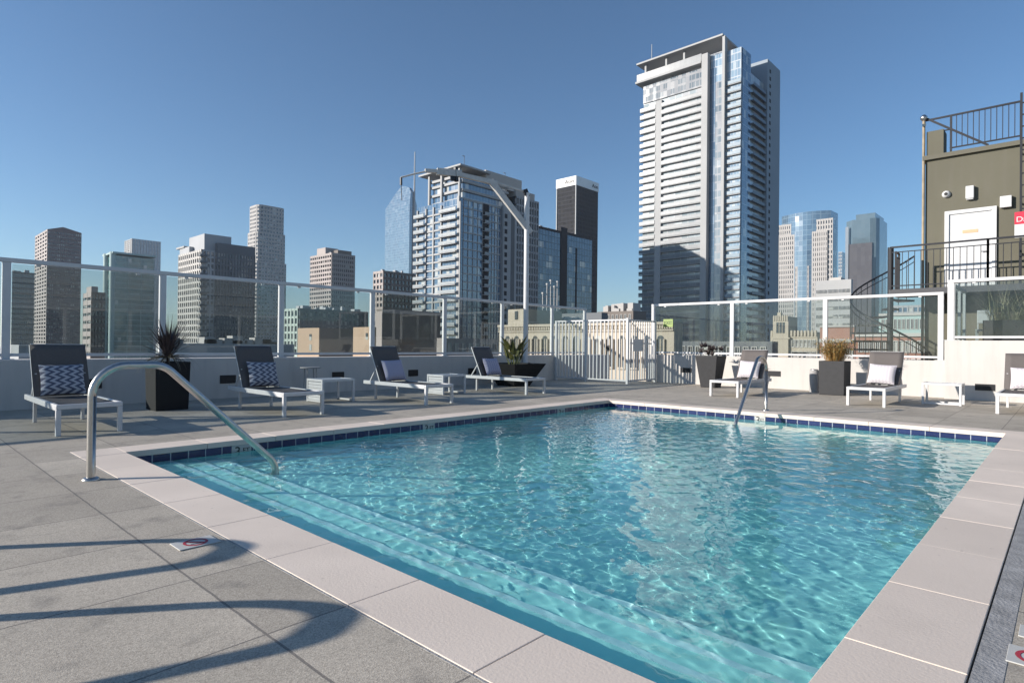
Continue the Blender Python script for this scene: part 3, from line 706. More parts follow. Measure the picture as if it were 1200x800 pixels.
# ------------------------------------------------------------------ side tables
def side_table(label, x0, x1, y0, y1, h, solid):
    t = thing('side_table', label, 'side table', ((x0 + x1) / 2, (y0 + y1) / 2, 0), 'white side tables by the loungers')
    b = MB(); n = 6; wv = (y1 - y0 - 0.08) / n
    for k in range(n): b.box(x0 + 0.04, x1 - 0.04, y0 + 0.04 + k * wv + 0.004, y0 + 0.04 + (k + 1) * wv - 0.004, h - 0.03, h - 0.006)
    b.obj('top_slats', M['white'], t)
    b = MB()
    for yy in (y0, y1 - 0.04): b.box(x0, x1, yy, yy + 0.04, h - 0.045, h)
    for xx in (x0, x1 - 0.04): b.box(xx, xx + 0.04, y0 + 0.04, y1 - 0.04, h - 0.045, h)
    b.obj('top_frame', M['white'], t, bevel=0.004)
    for xx, sd in ((x0, solid), (x1 - 0.04, False)):
        for yy in (y0, y1 - 0.04):
            b = MB(); b.box(xx, xx + 0.04, yy, yy + 0.04, 0, h - 0.045); b.obj('leg', M['white'], t, bevel=0.004)
        b = MB(); b.box(xx, xx + 0.04, y0 + 0.04, y1 - 0.04, 0.01, 0.04); b.obj('foot_bar', M['white'], t)
        if sd:
            b = MB()
            for k in range(6): b.box(xx + 0.01, xx + 0.03, y0 + 0.04, y1 - 0.04, 0.045 + k * 0.056, 0.095 + k * 0.056)
            b.obj('slatted_side', M['white'], t)
    return t
side_table('slatted white side table between the second and third loungers from the left', 5.7, 6.38, 9.98, 10.55, 0.43, True)
side_table('slatted white side table nearest the gate', 8.55, 9.22, 9.95, 10.5, 0.43, True)
side_table('open white side table between the two rightmost loungers', 14.5, 15.0, 1.55, 2.2, 0.43, False)

# ------------------------------------------------------------------ planters
def square_pot(mb, cx, cy, wb, wt, h, rim=0.035):
    def sq(w_, z): return [(cx - w_ / 2, cy - w_ / 2, z), (cx + w_ / 2, cy - w_ / 2, z), (cx + w_ / 2, cy + w_ / 2, z), (cx - w_ / 2, cy + w_ / 2, z)]
    r = sq(wb, 0) + sq(wt, h) + sq(wt - 2 * rim, h) + sq(wt - 2 * rim, h - 0.08)
    f = [(3, 2, 1, 0), (12, 13, 14, 15)]
    for a in (0, 4, 8):
        for k in range(4): f.append((a + k, a + (k + 1) % 4, a + 4 + (k + 1) % 4, a + 4 + k))
    mb.add(r, f)
def planter(label, cx, cy, wb, wt, h, mtl):
    t = thing('potted_plant', label, 'plant', (cx, cy, 0)); b = MB(); square_pot(b, cx, cy, wb, wt, h); b.obj('pot', mtl, t, bevel=0.012)
    b = MB(); b.box(cx - wt / 2 + 0.04, cx + wt / 2 - 0.04, cy - wt / 2 + 0.04, cy + wt / 2 - 0.04, h - 0.075, h - 0.05); b.obj('soil', M['soil'], t)
    return t
def rnd_dir(): a = random.uniform(0, 2 * math.pi); return Vector((math.cos(a), math.sin(a), 0))
# spiky dracaena
t = planter('spiky dark cordyline in a tall black square planter', 3.38, 10.75, 0.48, 0.52, 0.77, M['black'])
b = MB()
for k in range(110):
    dr = rnd_dir(); up = random.choice((random.uniform(0.5, 3.0), random.uniform(1.0, 4.0))); h0 = random.uniform(0.02, 0.16)
    b.blade(Vector((3.38, 10.75, 0.78 + h0)) + dr * 0.02, dr, up, random.uniform(0.45, 0.72), 0.028, random.uniform(0.1, 0.6), 5)
for k in range(45):
    dr = rnd_dir(); b.blade(Vector((3.38, 10.75, 0.83)) + dr * 0.02, dr, random.uniform(0.1, 0.7), random.uniform(0.38, 0.6), 0.022, random.uniform(1.4, 2.6), 6, mi=1)
b.obj('foliage', [leaf_material('burgundy_blade', (0.035, 0.025, 0.03), (0.07, 0.05, 0.05), .35), leaf_material('dry_blade', (0.12, 0.10, 0.07), (0.20, 0.17, 0.12))], t)
b = MB(); b.tube([(3.38, 10.75, 0.70), (3.385, 10.75, 0.95)], [0.03, 0.022], 8); b.obj('stem', M['soil'], t)
# bird-of-paradise in a flared bowl
cx, cy = 12.0, 11.05
t = planter('broad-leaf plant in a wide flared black bowl by the crane pole', cx, cy, 0.62, 1.25, 0.60, M['black'])
b = MB(); st = MB()
for k in range(17):
    dr = rnd_dir(); p0 = Vector((cx, cy, 0.56)) + dr * random.uniform(0.02, 0.16); hgt = random.uniform(0.12, 0.42); p1 = p0 + dr * hgt * 0.45 + Vector((0, 0, hgt))
    st.tube([p0, (p0 + p1) / 2 + Vector((0, 0, 0.02)), p1], [0.012, 0.01, 0.007], 6)
    b.blade(p1, dr, random.uniform(1.6, 4.5), random.uniform(0.34, 0.52), random.uniform(0.13, 0.2), random.uniform(0.2, 1.3), 7, fold=0.22)
b.obj('foliage', leaf_material('broad_leaf', (0.035, 0.05, 0.018), (0.14, 0.13, 0.035), 0.35), t); st.obj('stem', leaf_material('leaf_stalk', (0.16, 0.17, 0.06), (0.22, 0.22, 0.09)), t)
# tapered planter with dark succulents
cx, cy = 15.75, 7.2
t = planter('dark succulent rosettes in a tall tapered charcoal planter', cx, cy, 0.40, 0.62, 0.86, M['charcoal'])
b = MB()
for k in range(15):
    c = Vector((cx, cy, 0.84)) + rnd_dir() * random.uniform(0.0, 0.34) + Vector((0, 0, random.uniform(0.0, 0.28)))
    for j in range(22):
        b.blade(c, rnd_dir(), random.uniform(0.1, 2.0), random.uniform(0.10, 0.22), 0.04, random.uniform(-0.4, 0.8), 4)
b.obj('foliage', leaf_material('plum_succulent', (0.05, 0.04, 0.045), (0.14, 0.11, 0.10), .5), t)
# orange dry grass bush
cx, cy = 15.75, 4.12
t = planter('orange feathery bush in a black square planter against the sunlit wall', cx, cy, 0.54, 0.56, 0.80, M['charcoal'])
b = MB()
for k in range(600):
    dr = rnd_dir(); up = random.uniform(0.9, 5.0); ln = random.uniform(0.28, 0.62)
    p = Vector((cx, cy, 0.77)) + dr * random.uniform(0, 0.21)
    b.blade(p, dr, up, ln, 0.007, random.uniform(0.0, 0.9), 4, mi=random.choice((0, 0, 1)))
    q_ = p + (dr + Vector((0, 0, up))).normalized() * ln
    for j in range(4):
        f = random.uniform(0.45, 0.98); c = p.lerp(q_, f) + Vector((random.uniform(-.012, .012), random.uniform(-.012, .012), random.uniform(-.01, .01)))
        b.blade(c, rnd_dir(), random.uniform(0, 2), random.uniform(0.035, 0.07), 0.022, 0.3, 2, mi=random.choice((0, 1, 2)))
b.obj('foliage', [leaf_material('orange_leaf', (0.30, 0.14, 0.03), (0.42, 0.24, 0.06)), leaf_material('tan_leaf', (0.25, 0.19, 0.09), (0.34, 0.26, 0.12)), leaf_material('green_brown_leaf', (0.10, 0.09, 0.03), (0.16, 0.14, 0.05))], t)
# grassy plant on the raised terrace
cx, cy = 17.9, 0.95
t = thing('potted_plant', 'wispy pale grass in a long dark planter on the raised terrace', 'plant', (cx, cy, 1.18))
b = MB(); b.box(cx - 0.28, cx + 0.28, cy - 1.3, cy + 0.55, 1.18, 1.78); b.obj('pot', M['charcoal'], t, bevel=0.01)
b = MB()
for k in range(420):
    dr = rnd_dir(); p = Vector((cx + random.uniform(-.22, .22), cy + random.uniform(-1.2, .45), 1.76))
    b.blade(p, dr, random.uniform(0.8, 4), random.uniform(0.6, 1.15), 0.013, random.uniform(1.0, 2.4), 6, mi=random.choice((0, 0, 1)))
b.obj('foliage', [leaf_material('pale_grass', (0.16, 0.17, 0.09), (0.28, 0.28, 0.16)), leaf_material('straw_grass', (0.30, 0.27, 0.17), (0.36, 0.32, 0.2))], t)

# ------------------------------------------------------------------ ash urns, small wall items
def ash_urn(label, x, y, h, r):
    t = thing('ash_urn', label, 'ash bin', (x, y, 0))
    b = MB(); b.lathe([(r, 0), (r, h * 0.93), (r * 0.96, h * 0.95), (r * 0.96, h)], (x, y, 0)); b.obj('body', M['concrete'], t)
    b = MB(); b.lathe([(r * 0.8, h + .001), (r * 0.8, h + 0.02), (r * 0.5, h + 0.02)], (x, y, 0)); b.obj('tray', M['steel'], t)
ash_urn('grey cylinder ash bin beside the orange bush planter', 16.25, 4.72, 0.55, 0.11)
t = thing('cocktail_table', 'small thin-legged grey table at the left wall behind the slatted table', 'side table', (6.35, 11.6, 0))
b = MB(); b.lathe([(0.20, 0.57), (0.21, 0.575), (0.21, 0.59), (0.2, 0.595)], (6.35, 11.6, 0)); b.obj('table_top', M['concrete'], t)
for k in range(4):
    a = k * math.pi / 2 + .6; b = MB(); b.tube([(6.35 + .13 * math.cos(a), 11.6 + .13 * math.sin(a), 0.57), (6.35 + .15 * math.cos(a), 11.6 + .15 * math.sin(a), 0)], 0.009, 8); b.obj('leg', M['concrete'], t)
t = thing('hose_reel', 'wall mounted spotlight pair by the gate on the left parapet', 'floodlight', (13.6, 12.05, 0.5))
t.name = 'wall_spotlight'
for dx in (0, .26):
    x = 13.35 + dx; b = MB(); b.tube([(x, 12.09, 0.52), (x, 12.02, 0.52), (x - .03, 11.88, 0.50)], [0.03, 0.05, 0.075], 14); b.obj('lamp_head', M['iron'] if dx else M['steel'], t)

# ================================================================== STAIR HEAD BUILDING at right
BX = 20.5
sb = thing('stairhead_building', 'olive stucco stair building with a white door at upper right', 'building', (BX + 2, 0, 1.2))
yl = 3.05; zr = onX(1085, 183, BX)[1] - 0.12
b = MB(); b.box(BX, BX + 5, -7, yl, -30, zr - 0.02); b.obj('wall', M['olive'], sb)
b = MB(); b.box(BX - 0.10, BX + 5.1, -7.1, yl + 0.06, zr - 0.02, zr + 0.10); b.obj('roof_edge', M['olive_trim'], sb)
b = MB(); b.box(BX + 0.0, BX + 0.55, yl - 0.42, yl - 0.02, zr + 0.102, zr + 0.80); b.obj('chimney', M['olive'], sb, bevel=0.01)
b = MB(); b.tube([(BX - 0.05, yl + 0.04, 0), (BX - 0.05, yl + 0.04, zr + 1.12)], 0.036, 12); dp = b.obj('downpipe', mat('tan_pipe', (0.30, 0.24, 0.16), .6, var=.2, scale=4), sb)
b = MB(); b.lathe([(0.05, 0), (0.09, 0.06), (0.09, 0.10), (0.04, 0.16)], (BX - 0.05, yl + 0.04, zr + 1.121), n=14); b.bar((BX - .16, yl + .02, zr + .96), (BX + .05, yl + .04, zr + 1.05), .08, .07); b.obj('vent_cap', M['steel'], dp)
b = MB(); b.bar((BX, yl - 1.4, zr + 0.13), (BX, yl - 0.02, zr + 1.18), 0.05, 0.05, up=(1, 0, 0)); b.obj('brace', M['iron'], sb)
# roof railing
rt = zr + 1.14; yr0, yr1 = 0.98, yl - 0.28
b = MB(); 
b.bar((BX + .04, yl + 0.02, rt), (BX + .04, yr0, rt), 0.045, 0.045); b.bar((BX + .04, yl - 0.55, zr + 0.24), (BX + .04, yr0, zr + 0.24), 0.035, 0.035)
b.bar((BX + .04, yl - .05, rt - .38), (BX + .04, yl - .6, rt - .38), .03, .03)
for y in (yl - 0.58, yr0): b.bar((BX + .04, y, zr + 0.1), (BX + .04, y, rt), 0.05, 0.05)
for k in range(1, 12):
    y = yl - 0.58 + (yr0 - yl + 0.58) * k / 12; b.bar((BX + .04, y, zr + 0.24), (BX + .04, y, rt), 0.018, 0.018)
b.obj('roof_railing', M['iron'], sb)
b = MB(); b.bar((BX + .04, .82, rt), (BX + .04, -3, rt), 0.045, 0.045); b.bar((BX + .04, .82, rt - .75), (BX + .04, -3, rt - .75), 0.045, 0.045); b.bar((BX + .04, .82, zr + .1), (BX + .04, .82, rt), .05, .05)
b.obj('roof_railing', M['iron'], sb)
# access ladder at the frame edge
b = MB()
for y in (0.95, 0.5):
    b.bar((BX - 0.45, y, 1.2), (BX - 0.45, y, zr + 1.2), 0.05, 0.05)
for k in range(21): b.bar((BX - 0.45, 0.95, 1.4 + k * 0.30), (BX - 0.45, 0.5, 1.4 + k * 0.30), 0.03, 0.03)
for z in (3.6, 4.9, 6.2): b.bar((BX - 0.45, 0.95, z), (BX, 0.95, z), 0.03, 0.04)
b.obj('ladder', M['iron'], sb)
# door
LZ = 2.74
dy0, dy1 = onX(1168, 300, BX)[0], onX(1107, 300, BX)[0]; dz = onX(1137, 245, BX)[1]
b = MB(); fw = 0.10
b.box(BX - 0.06, BX + .01, dy0, dy0 + fw, LZ, dz); b.box(BX - 0.06, BX + .01, dy1 - fw, dy1, LZ, dz); b.box(BX - 0.06, BX + .01, dy0 + fw, dy1 - fw, dz - fw, dz)
fr = b.obj('door_frame', M['door'], sb, bevel=0.006)
b = MB(); b.box(BX - 0.02, BX + .012, dy0 + fw, dy1 - fw, LZ + .01, dz - fw); dr = b.obj('door', M['door'], sb)
b = MB(); b.tube([(BX - 0.02, dy0 + fw + 0.1, LZ + 1.0), (BX - 0.07, dy0 + fw + 0.1, LZ + 1.0), (BX - 0.07, dy0 + fw + 0.22, LZ + 1.0)], 0.012, 8); b.obj('handle', M['steel'], dr)
yc, zc = onX(1137, 271, BX); b = MB(); b.box(BX - 0.03, BX - 0.021, yc - 0.17, yc + 0.17, zc - .045, zc + 0.045); b.obj('door_plate', mat('tan_plate', (0.62, 0.40, 0.24), .5), dr)
# wall devices
yc, zc = onX(1137, 226, BX); b = MB(); b.box(BX - 0.13, BX, yc - 0.09, yc + 0.09, zc - 0.17, zc + 0.17); b.box(BX - .11, BX, yc - .08, yc + .08, zc - .2, zc - .171); b.obj('wall_lamp', M['door'], sb, bevel=0.02)
yc, zc = onX(1179, 237, BX); b = MB(); b.box(BX - 0.12, BX, yc - 0.12, yc + 0.12, zc - 0.15, zc + 0.15); b.obj('junction_box', M['door'], sb, bevel=0.01)
yc, zc = onX(1109, 228, BX); b = MB(); b.lathe([(0.10, 0), (0.10, 0.04), (0.07, 0.09), (0.03, 0.11)], (0, 0, 0), n=18)
b.v = [(BX - v[2], yc + v[0], zc + v[1]) for v in b.v]; b.obj('dome_camera', M['door'], sb)
yc, zc = onX(1109, 228, BX); b = MB(); b.lathe([(0.045, 0.10), (0.03, 0.125)], (0, 0, 0), n=14); b.v = [(BX - v[2], yc + v[0], zc + v[1]) for v in b.v]; b.obj('camera_lens', M['ink'], sb)
# danger sign on the ladder
sg = thing('danger_sign', 'red and white danger sign hung on the ladder at the right edge', 'sign', (BX - 0.5, 0.7, 4.0))
yc, zt_ = onX(1189, 249, BX - 0.5); zb_ = onX(1189, 279, BX - 0.5)[1]; zm = zt_ - (zt_ - zb_) * 0.48
b = MB(); b.box(BX - 0.51, BX - 0.49, yc - 0.62, yc, zb_, zm); b.obj('lower_plate', M['door'], sg)
b = MB(); b.box(BX - 0.512, BX - 0.488, yc - 0.62, yc, zm + .001, zt_); b.obj('upper_plate', mat('bright_red', (0.62, 0.03, 0.06), .4), sg)
text_obj('lettering', 'Danger', 0.19, M['door'], sg, (BX - 0.515, yc - 0.31, zm + 0.12), (0, -1, 0), (0, 0, 1))
# landing with railing
lx0, lx1 = 19.35, BX - 0.001; ly1 = 3.7
b = MB(); b.box(lx0, lx1, -5, ly1, LZ - 0.16, LZ); b.obj('landing', mat('landing_slab', (0.07, 0.07, 0.075), .6), sb)
def iron_rail(p, q, h, name, n, parent, posts=True, r=0.022):
    p, q = Vector(p), Vector(q); b = MB(); up = Vector((0, 0, h))
    b.bar(p + up, q + up, 0.05, 0.045); b.bar(p + up * 0.88, q + up * 0.88, 0.025, 0.025); b.bar(p + up * 0.08, q + up * 0.08, 0.03, 0.03)
    for k in range(n + 1):
        c = p.lerp(q, k / n); big = posts and (k in (0, n)); b.bar(c, c + up * (1.0 if big else 0.88), 0.05 if big else 0.016, 0.05 if big else 0.016)
    return b.obj(name, M['iron'], parent)
iron_rail((lx0, 3.68, LZ), (lx0, 1.55, LZ), 1.16, 'landing_railing', 15, sb)
iron_rail((lx0, 1.55, LZ), (lx0, -2.4, LZ), 1.16, 'landing_railing', 26, sb)
iron_rail((lx0 + .7, ly1 - 0.02, LZ), (lx1, ly1 - 0.02, LZ), 1.12, 'landing_railing', 6, sb)
# spiral stair
scx, scy, sr = 19.35, 3.72, 0.98
scx += 0.25
sp_ = thing('spiral_staircase', 'dark iron spiral staircase climbing to the olive building landing', 'staircase', (scx, scy, GZ + 38))
b = MB(); b.tube([(scx, scy, -3.5), (scx, scy, LZ + 1.2)], 0.075, 14); b.obj('centre_pole', M['iron'], sp_)
nst = 22; a_top = rad(-25); da = rad(24); dzs = 0.235
for k in range(nst):
    a = a_top + (k + 0.5) * da; z = LZ - (k + 1) * dzs; a0, a1 = a - da / 2 - .02, a + da / 2 + .02
    poly = [(scx + .06 * math.cos(a), scy + .06 * math.sin(a)), (scx + sr * math.cos(a0), scy + sr * math.sin(a0)), (scx + sr * math.cos(a1), scy + sr * math.sin(a1))]
    b = MB(); b.prism(poly, z - 0.05, z); b.obj('tread', M['iron'], sp_)
b = MB(); P, P2 = [], []
for k in range(nst * 3 + 1):
    a = a_top + k / 3 * da; z = LZ - (k / 3) * dzs
    P.append((scx + sr * math.cos(a), scy + sr * math.sin(a), z + 1.02)); P2.append((scx + sr * math.cos(a), scy + sr * math.sin(a), z + 0.86))
b.tube(P, 0.026, 8); b.tube(P2, 0.012, 6); hr = b.obj('stair_rail', M['iron'], sp_)
b = MB()
for k in range(nst * 2):
    a = a_top + k / 2 * da; z = LZ - (k / 2) * dzs; b.bar((scx + sr * math.cos(a), scy + sr * math.sin(a), z - .12), (scx + sr * math.cos(a), scy + sr * math.sin(a), z + 1.0), .016, .016)
b.obj('balusters', M['iron'], hr)
# white garden chair on the terrace seen through the glass
t = thing('garden_chair', 'small white chair behind the terrace glass beside the grass planter', 'chair', (18.7, 1.55, 1.18))
b = MB(); b.box(18.5, 18.9, 1.38, 1.72, 1.56, 1.60); b.obj('seat', M['door'], t, bevel=.01)
b = MB(); b.box(18.86, 18.9, 1.38, 1.72, 1.75, 2.08); b.obj('backrest', M['door'], t, bevel=.03)
for (x, y) in ((18.52, 1.4), (18.52, 1.7), (18.88, 1.4), (18.88, 1.7)):
    b = MB(); b.box(x - .015, x + .015, y - .015, y + .015, 1.18, 1.56 if x < 18.6 else 1.749); b.obj('leg', M['door'], t)

# ================================================================== CITY
class Tower:
    """a city block lined up with the street grid: sunlit face (normal -X) on the left, shaded face (normal -Y) on the right"""
    def __init__(s, name, label, xL, xC, xR, yT, D, cat='building', base=GZ, yref=None):
        p = at_depth(xC, yT, D); s.X0, s.Y0, s.Z = p.x, p.y, p.z
        yr = yT if yref is None else yref
        s.Y1 = onX(xL, 380, s.X0)[0]; s.X1 = onY(xR, 380, s.Y0)[0]; s.base = base
        s.root = thing(name, label, cat, ((s.X0 + s.X1) / 2, (s.Y0 + s.Y1) / 2, base))
    def core(s, mtl, name='glazing', inset=0.0, z=None):
        b = MB(); b.box(s.X0 + inset, s.X1 - inset, s.Y0 + inset, s.Y1 - inset, s.base, s.Z if z is None else z); return b.obj(name, mtl, s.root)
    def z_at(s, py, px=None, face='L'):
        return at_z(s, px, py, face)
    def grid(s, face, mtl, cols, floor, pier, band, proud=0.35, a0=0, a1=1, z0=None, z1=None, name=None, off=0.0):
        """lattice of piers and spandrels proud of the glass"""
        b = MB(); z0 = s.base + 25 if z0 is None else z0; z1 = s.Z if z1 is None else z1
        L = s.Y1 - s.Y0 if face == 'L' else s.X1 - s.X0
        o = s.Y0 if face == 'L' else s.X0; p0, p1 = o + L * a0, o + L * a1
        def bx(c0, c1, u0, u1, pr):
            if face == 'L': b.box(s.X0 - pr - off, s.X0 - off + .02, c0, c1, u0, u1)
            else: b.box(c0, c1, s.Y0 - pr - off, s.Y0 - off + .02, u0, u1)
        stp = (p1 - p0) / cols
        for i in range(cols + 1):
            c = p0 + i * stp; w2 = pier * stp / 2
            bx(max(c - w2, p0), min(c + w2, p1), z0, z1, proud)
        n = max(1, int((z1 - z0) / floor))
        for k in range(n + 1):
            zz = z1 - k * floor
            bx(p0, p1, zz - band * floor, zz, proud * 0.8)
        return b.obj(name or 'facade_grid', mtl, s.root)
    def roofbox(s, name, mtl, fx0, fx1, fy0, fy1, h, z=None):
        z = s.Z if z is None else z; lx, ly = s.X1 - s.X0, s.Y1 - s.Y0
        b = MB(); b.box(s.X0 + lx * fx0, s.X0 + lx * fx1, s.Y0 + ly * fy0, s.Y0 + ly * fy1, z, z + h); return b.obj(name, mtl, s.root)

def fm(name, c, rough=.7, var=.06): return mat(name, c, rough, var=var, scale=0.08)
GL = {}
GL['dark'] = window_glass('dark_office_glass', (0.015, 0.02, 0.03), (0.04, 0.05, 0.065), share=.12, ior=1.9)
GL['blue'] = window_glass('blue_curtain_glass', (0.03, 0.07, 0.13), (0.06, 0.13, 0.22), cw=1.6, ch=3.1, share=.10, ior=2.2, ml=(.07, .08, (0.30, 0.34, 0.37)))
GL['teal'] = window_glass('green_curtain_glass', (0.03, 0.10, 0.10), (0.06, 0.17, 0.165), cw=2.0, ch=3.8, share=.03, ior=2.0, ml=(.2, .06, (0.11, 0.22, 0.22)))
GL['sky'] = window_glass('mirror_blue_glass', (0.08, 0.13, 0.19), (0.12, 0.19, 0.26), cw=3.0, ch=4.0, share=.0, ior=2.6, ml=(.10, .08, (0.20, 0.27, 0.32)))
GL['slate'] = window_glass('slate_blue_glass', (0.07, 0.12, 0.18), (0.12, 0.19, 0.27), cw=2.4, ch=3.3, share=.05, ior=2.0, ml=(.06, .07, (0.22, 0.26, 0.30)))
GL['apt'] = window_glass('apartment_glass', (0.02, 0.03, 0.04), (0.10, 0.13, 0.15), cw=2.1, ch=3.1, share=.3, curtain=(.35, .35, .34), ior=1.9)
GL['void'] = window_glass('balcony_depth_glass', (0.24, 0.285, 0.30), (0.42, 0.46, 0.47), cw=3.1, ch=3.1, share=.3, curtain=(.42, .42, .42), ior=1.7, ml=(.02, .10, (.5, .5, .5)))
C = {}
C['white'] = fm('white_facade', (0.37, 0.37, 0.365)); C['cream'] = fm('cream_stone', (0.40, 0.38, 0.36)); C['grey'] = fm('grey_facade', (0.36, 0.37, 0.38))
C['maroon'] = fm('maroon_granite', (0.10, 0.072, 0.08)); C['pink'] = fm('sunlit_pink_stone', (0.37, 0.32, 0.295)); C['tan'] = fm('tan_stone', (0.31, 0.275, 0.255))
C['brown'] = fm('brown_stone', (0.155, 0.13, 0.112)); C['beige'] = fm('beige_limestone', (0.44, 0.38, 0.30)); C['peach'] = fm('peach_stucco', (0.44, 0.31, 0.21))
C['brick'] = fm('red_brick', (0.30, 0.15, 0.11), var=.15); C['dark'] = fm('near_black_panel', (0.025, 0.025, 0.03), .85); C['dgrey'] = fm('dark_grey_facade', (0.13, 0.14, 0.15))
C['green'] = fm('sunlit_sage_panel', (0.40, 0.47, 0.42)); C['offwhite'] = fm('off_white_stone', (0.46, 0.44, 0.41)); C['aqua'] = fm('aqua_panel', (0.36, 0.47, 0.45))
C['slateline'] = fm('slate_mullion', (0.20, 0.24, 0.28), .4)

# --- 1 maroon office tower
T1 = Tower('office_tower', 'dark maroon tower with a narrow sunlit left face at far left', 40, 56, 94, 268.5, 620)
T1.core(GL['dark'], inset=.3); T1.grid('L', C['pink'], 5, 3.9, .35, .5); T1.grid('R', C['maroon'], 16, 3.9, .4, .42)  # sunlit left and shaded right put into a pale and a dark stone
T1.roofbox('roof_crest', C['maroon'], .25, .75, .2, .8, 2.0); 
b = MB(); z = T1.Z; lx = T1.X1 - T1.X0
b.add([(T1.X0, T1.Y0 - .4, z), (T1.X1, T1.Y0 - .4, z), (T1.X0 + lx * .45, T1.Y0 - .4, z + 4), (T1.X0, T1.Y1, z), (T1.X1, T1.Y1, z), (T1.X0 + lx * .45, T1.Y1, z + 4)], [(0, 1, 2), (5, 4, 3), (0, 2, 5, 3), (1, 4, 5, 2), (0, 3, 4, 1)]); b.obj('roof', C['maroon'], T1.root)
# --- pale blue block behind the fence at far left
T0 = Tower('office_block', 'low grey slab behind the leftmost glass panel, left of the maroon tower', 10, 14, 40, 318, 420); T0.core(GL['slate'], inset=.2); T0.grid('R', C['dgrey'], 12, 3.6, .15, .3)
# --- orange lattice block
To = Tower('apartment_block', 'narrow brick block with sunlit orange banded left face behind the left glass', 98, 108, 123, 342, 260); To.core(GL['dark'], inset=.2); To.grid('L', C['pink'], 2, 3.4, .1, .62); To.grid('R', C['brown'], 4, 3.4, .3, .4); To.roofbox('penthouse', C['pink'], .0, .5, .1, .7, 2.5)  # left bands coloured as lit by sun, right ones as in shade
# --- 2 green glass tower
T2 = Tower('glass_tower', 'green glass tower with rounded aqua corner piers at left', 122, 134, 180, 299, 430)
T2.core(GL['teal'], 'glazing'); T2.grid('R', C['aqua'], 3, 3.8, .03, .10, .3, name='spandrels')
b = MB()
for f in (0.08, 0.75): 
    y = T2.Y0 + (T2.Y1 - T2.Y0) * f; b.tube([(T2.X0 - .3, y, T2.base), (T2.X0 - .3, y, T2.Z + 2.5)], 2.2, 12)
b.obj('corner_pier', C['aqua'], T2.root)
b = MB(); b.box(T2.X0 - 1.5, T2.X1 + 1, T2.Y0 - 1.8, T2.Y1 + 1, T2.Z + 1.2, T2.Z + 2.4); b.obj('roof', C['aqua'], T2.root)
# --- 3 far blue tower
T3 = Tower('glass_tower', 'far slate blue tower behind the green glass tower', 145, 155, 187, 279.5, 1250)
T3.core(GL['slate'], inset=.3); T3.grid('L', C['offwhite'], 4, 4.2, .3, .35, .8); T3.grid('R', C['slateline'], 10, 8, .3, .1, .8)
# --- 4 grey apartment tower
T4 = Tower('apartment_tower', 'grey apartment tower with stacked corner balconies left of the cream tower', 209, 237, 298, 292, 300)
T4.core(GL['apt']); T4.grid('L', C['offwhite'], 11, 3.1, .36, .36, .5, 0.0, 1); T4.grid('R', C['dgrey'], 14, 3.1, .5, .3, .4, .22, 1.0); T4.grid('R', C['grey'], 3, 3.1, .35, .3, .3, 0, .22)  # left grid paler, right darker: sun and shade put into the colours
b = MB()
for k in range(32): b.box(T4.X0 - 1.4, T4.X0 + 2.2, T4.Y0 - 1.4, T4.Y0 + 1.2, T4.Z - 3.1 * k - 3.6, T4.Z - 3.1 * k - 2.5)
b.obj('corner_balconies', C['dgrey'], T4.root)
zz = T4.Z
T4.roofbox('upper_storeys', C['grey'], .08, .58, .1, .75, 8.5); T4.roofbox('upper_storeys', C['dgrey'], .28, 1.0, .0, .6, 4.2, z=zz + .01); T4.roofbox('canopy', C['white'], -.02, .2, .75, 1.1, .9, z=zz + 3.2); T4.roofbox('stair_tower', C['grey'], .0, .2, .55, .98, 3.19, z=zz)
# --- 5 cream stepped tower
p = at_depth(303, 238, 620); rt_ = thing('office_tower', 'tallest cream stone tower on the left with rounded stepped corners', 'building', (p.x, p.y, GZ))
k5 = None
def chamfer(x0, x1, y0, y1, c): return [(x0 + c, y0), (x1 - c, y0), (x1 - c * .3, y0 + c * .3), (x1, y0 + c), (x1, y1 - c), (x1 - c, y1), (x0 + c, y1), (x0, y1 - c), (x0, y0 + c), (x0 + c * .3, y0 + c * .3)]
T5 = Tower('t', 't', 289, 303, 333, 239, 620); bpy.data.objects.remove(T5.root)
tiers = [(T5.Z, 0.0), (at_depth(303, 271, 620).z, 1.4), (at_depth(303, 306, 620).z, 2.8)]
for i, (zt_, gr) in enumerate(tiers):
    zb_ = tiers[i + 1][0] if i < 2 else GZ
    x0, x1, y0, y1 = T5.X0 - gr, T5.X1 + gr * .7, T5.Y0 - gr, T5.Y1 + gr * .6; b = MB(); c = 5.0
    pl = chamfer(x0, x1, y0, y1, c); b.prism(pl, zb_, zt_); b.obj('glazing', GL['dark'], rt_)
    b = MB(); cx_, cy_ = (x0 + x1) / 2, (y0 + y1) / 2; N = len(pl)
    ex = [((px_ - cx_) * 1.018 + cx_, (py_ - cy_) * 1.018 + cy_) for px_, py_ in pl]
    nfl = int((zt_ - max(zb_, -20)) / 4.0)
    for k in range(nfl + 1): b.prism(ex, zt_ - k * 4.0 - 1.9, zt_ - k * 4.0)
    for j in range(N):
        a, e_ = Vector(ex[j]), Vector(ex[(j + 1) % N]); L = (e_ - a).length; n = max(1, round(L / 3.2))
        for q_ in range(n):
            c0 = a.lerp(e_, (q_ + 0.0) / n); c1 = a.lerp(e_, (q_ + .42) / n); m0 = Vector((cx_, cy_))
            i0, i1 = c0.lerp(m0, .03), c1.lerp(m0, .03); b.prism([tuple(c0 + (c0 - m0) * .002), tuple(c1 + (c1 - m0) * .002), tuple(i1), tuple(i0)], max(zb_, -20), zt_ - .05)
    b.obj('stone_frame', C['cream'], rt_)
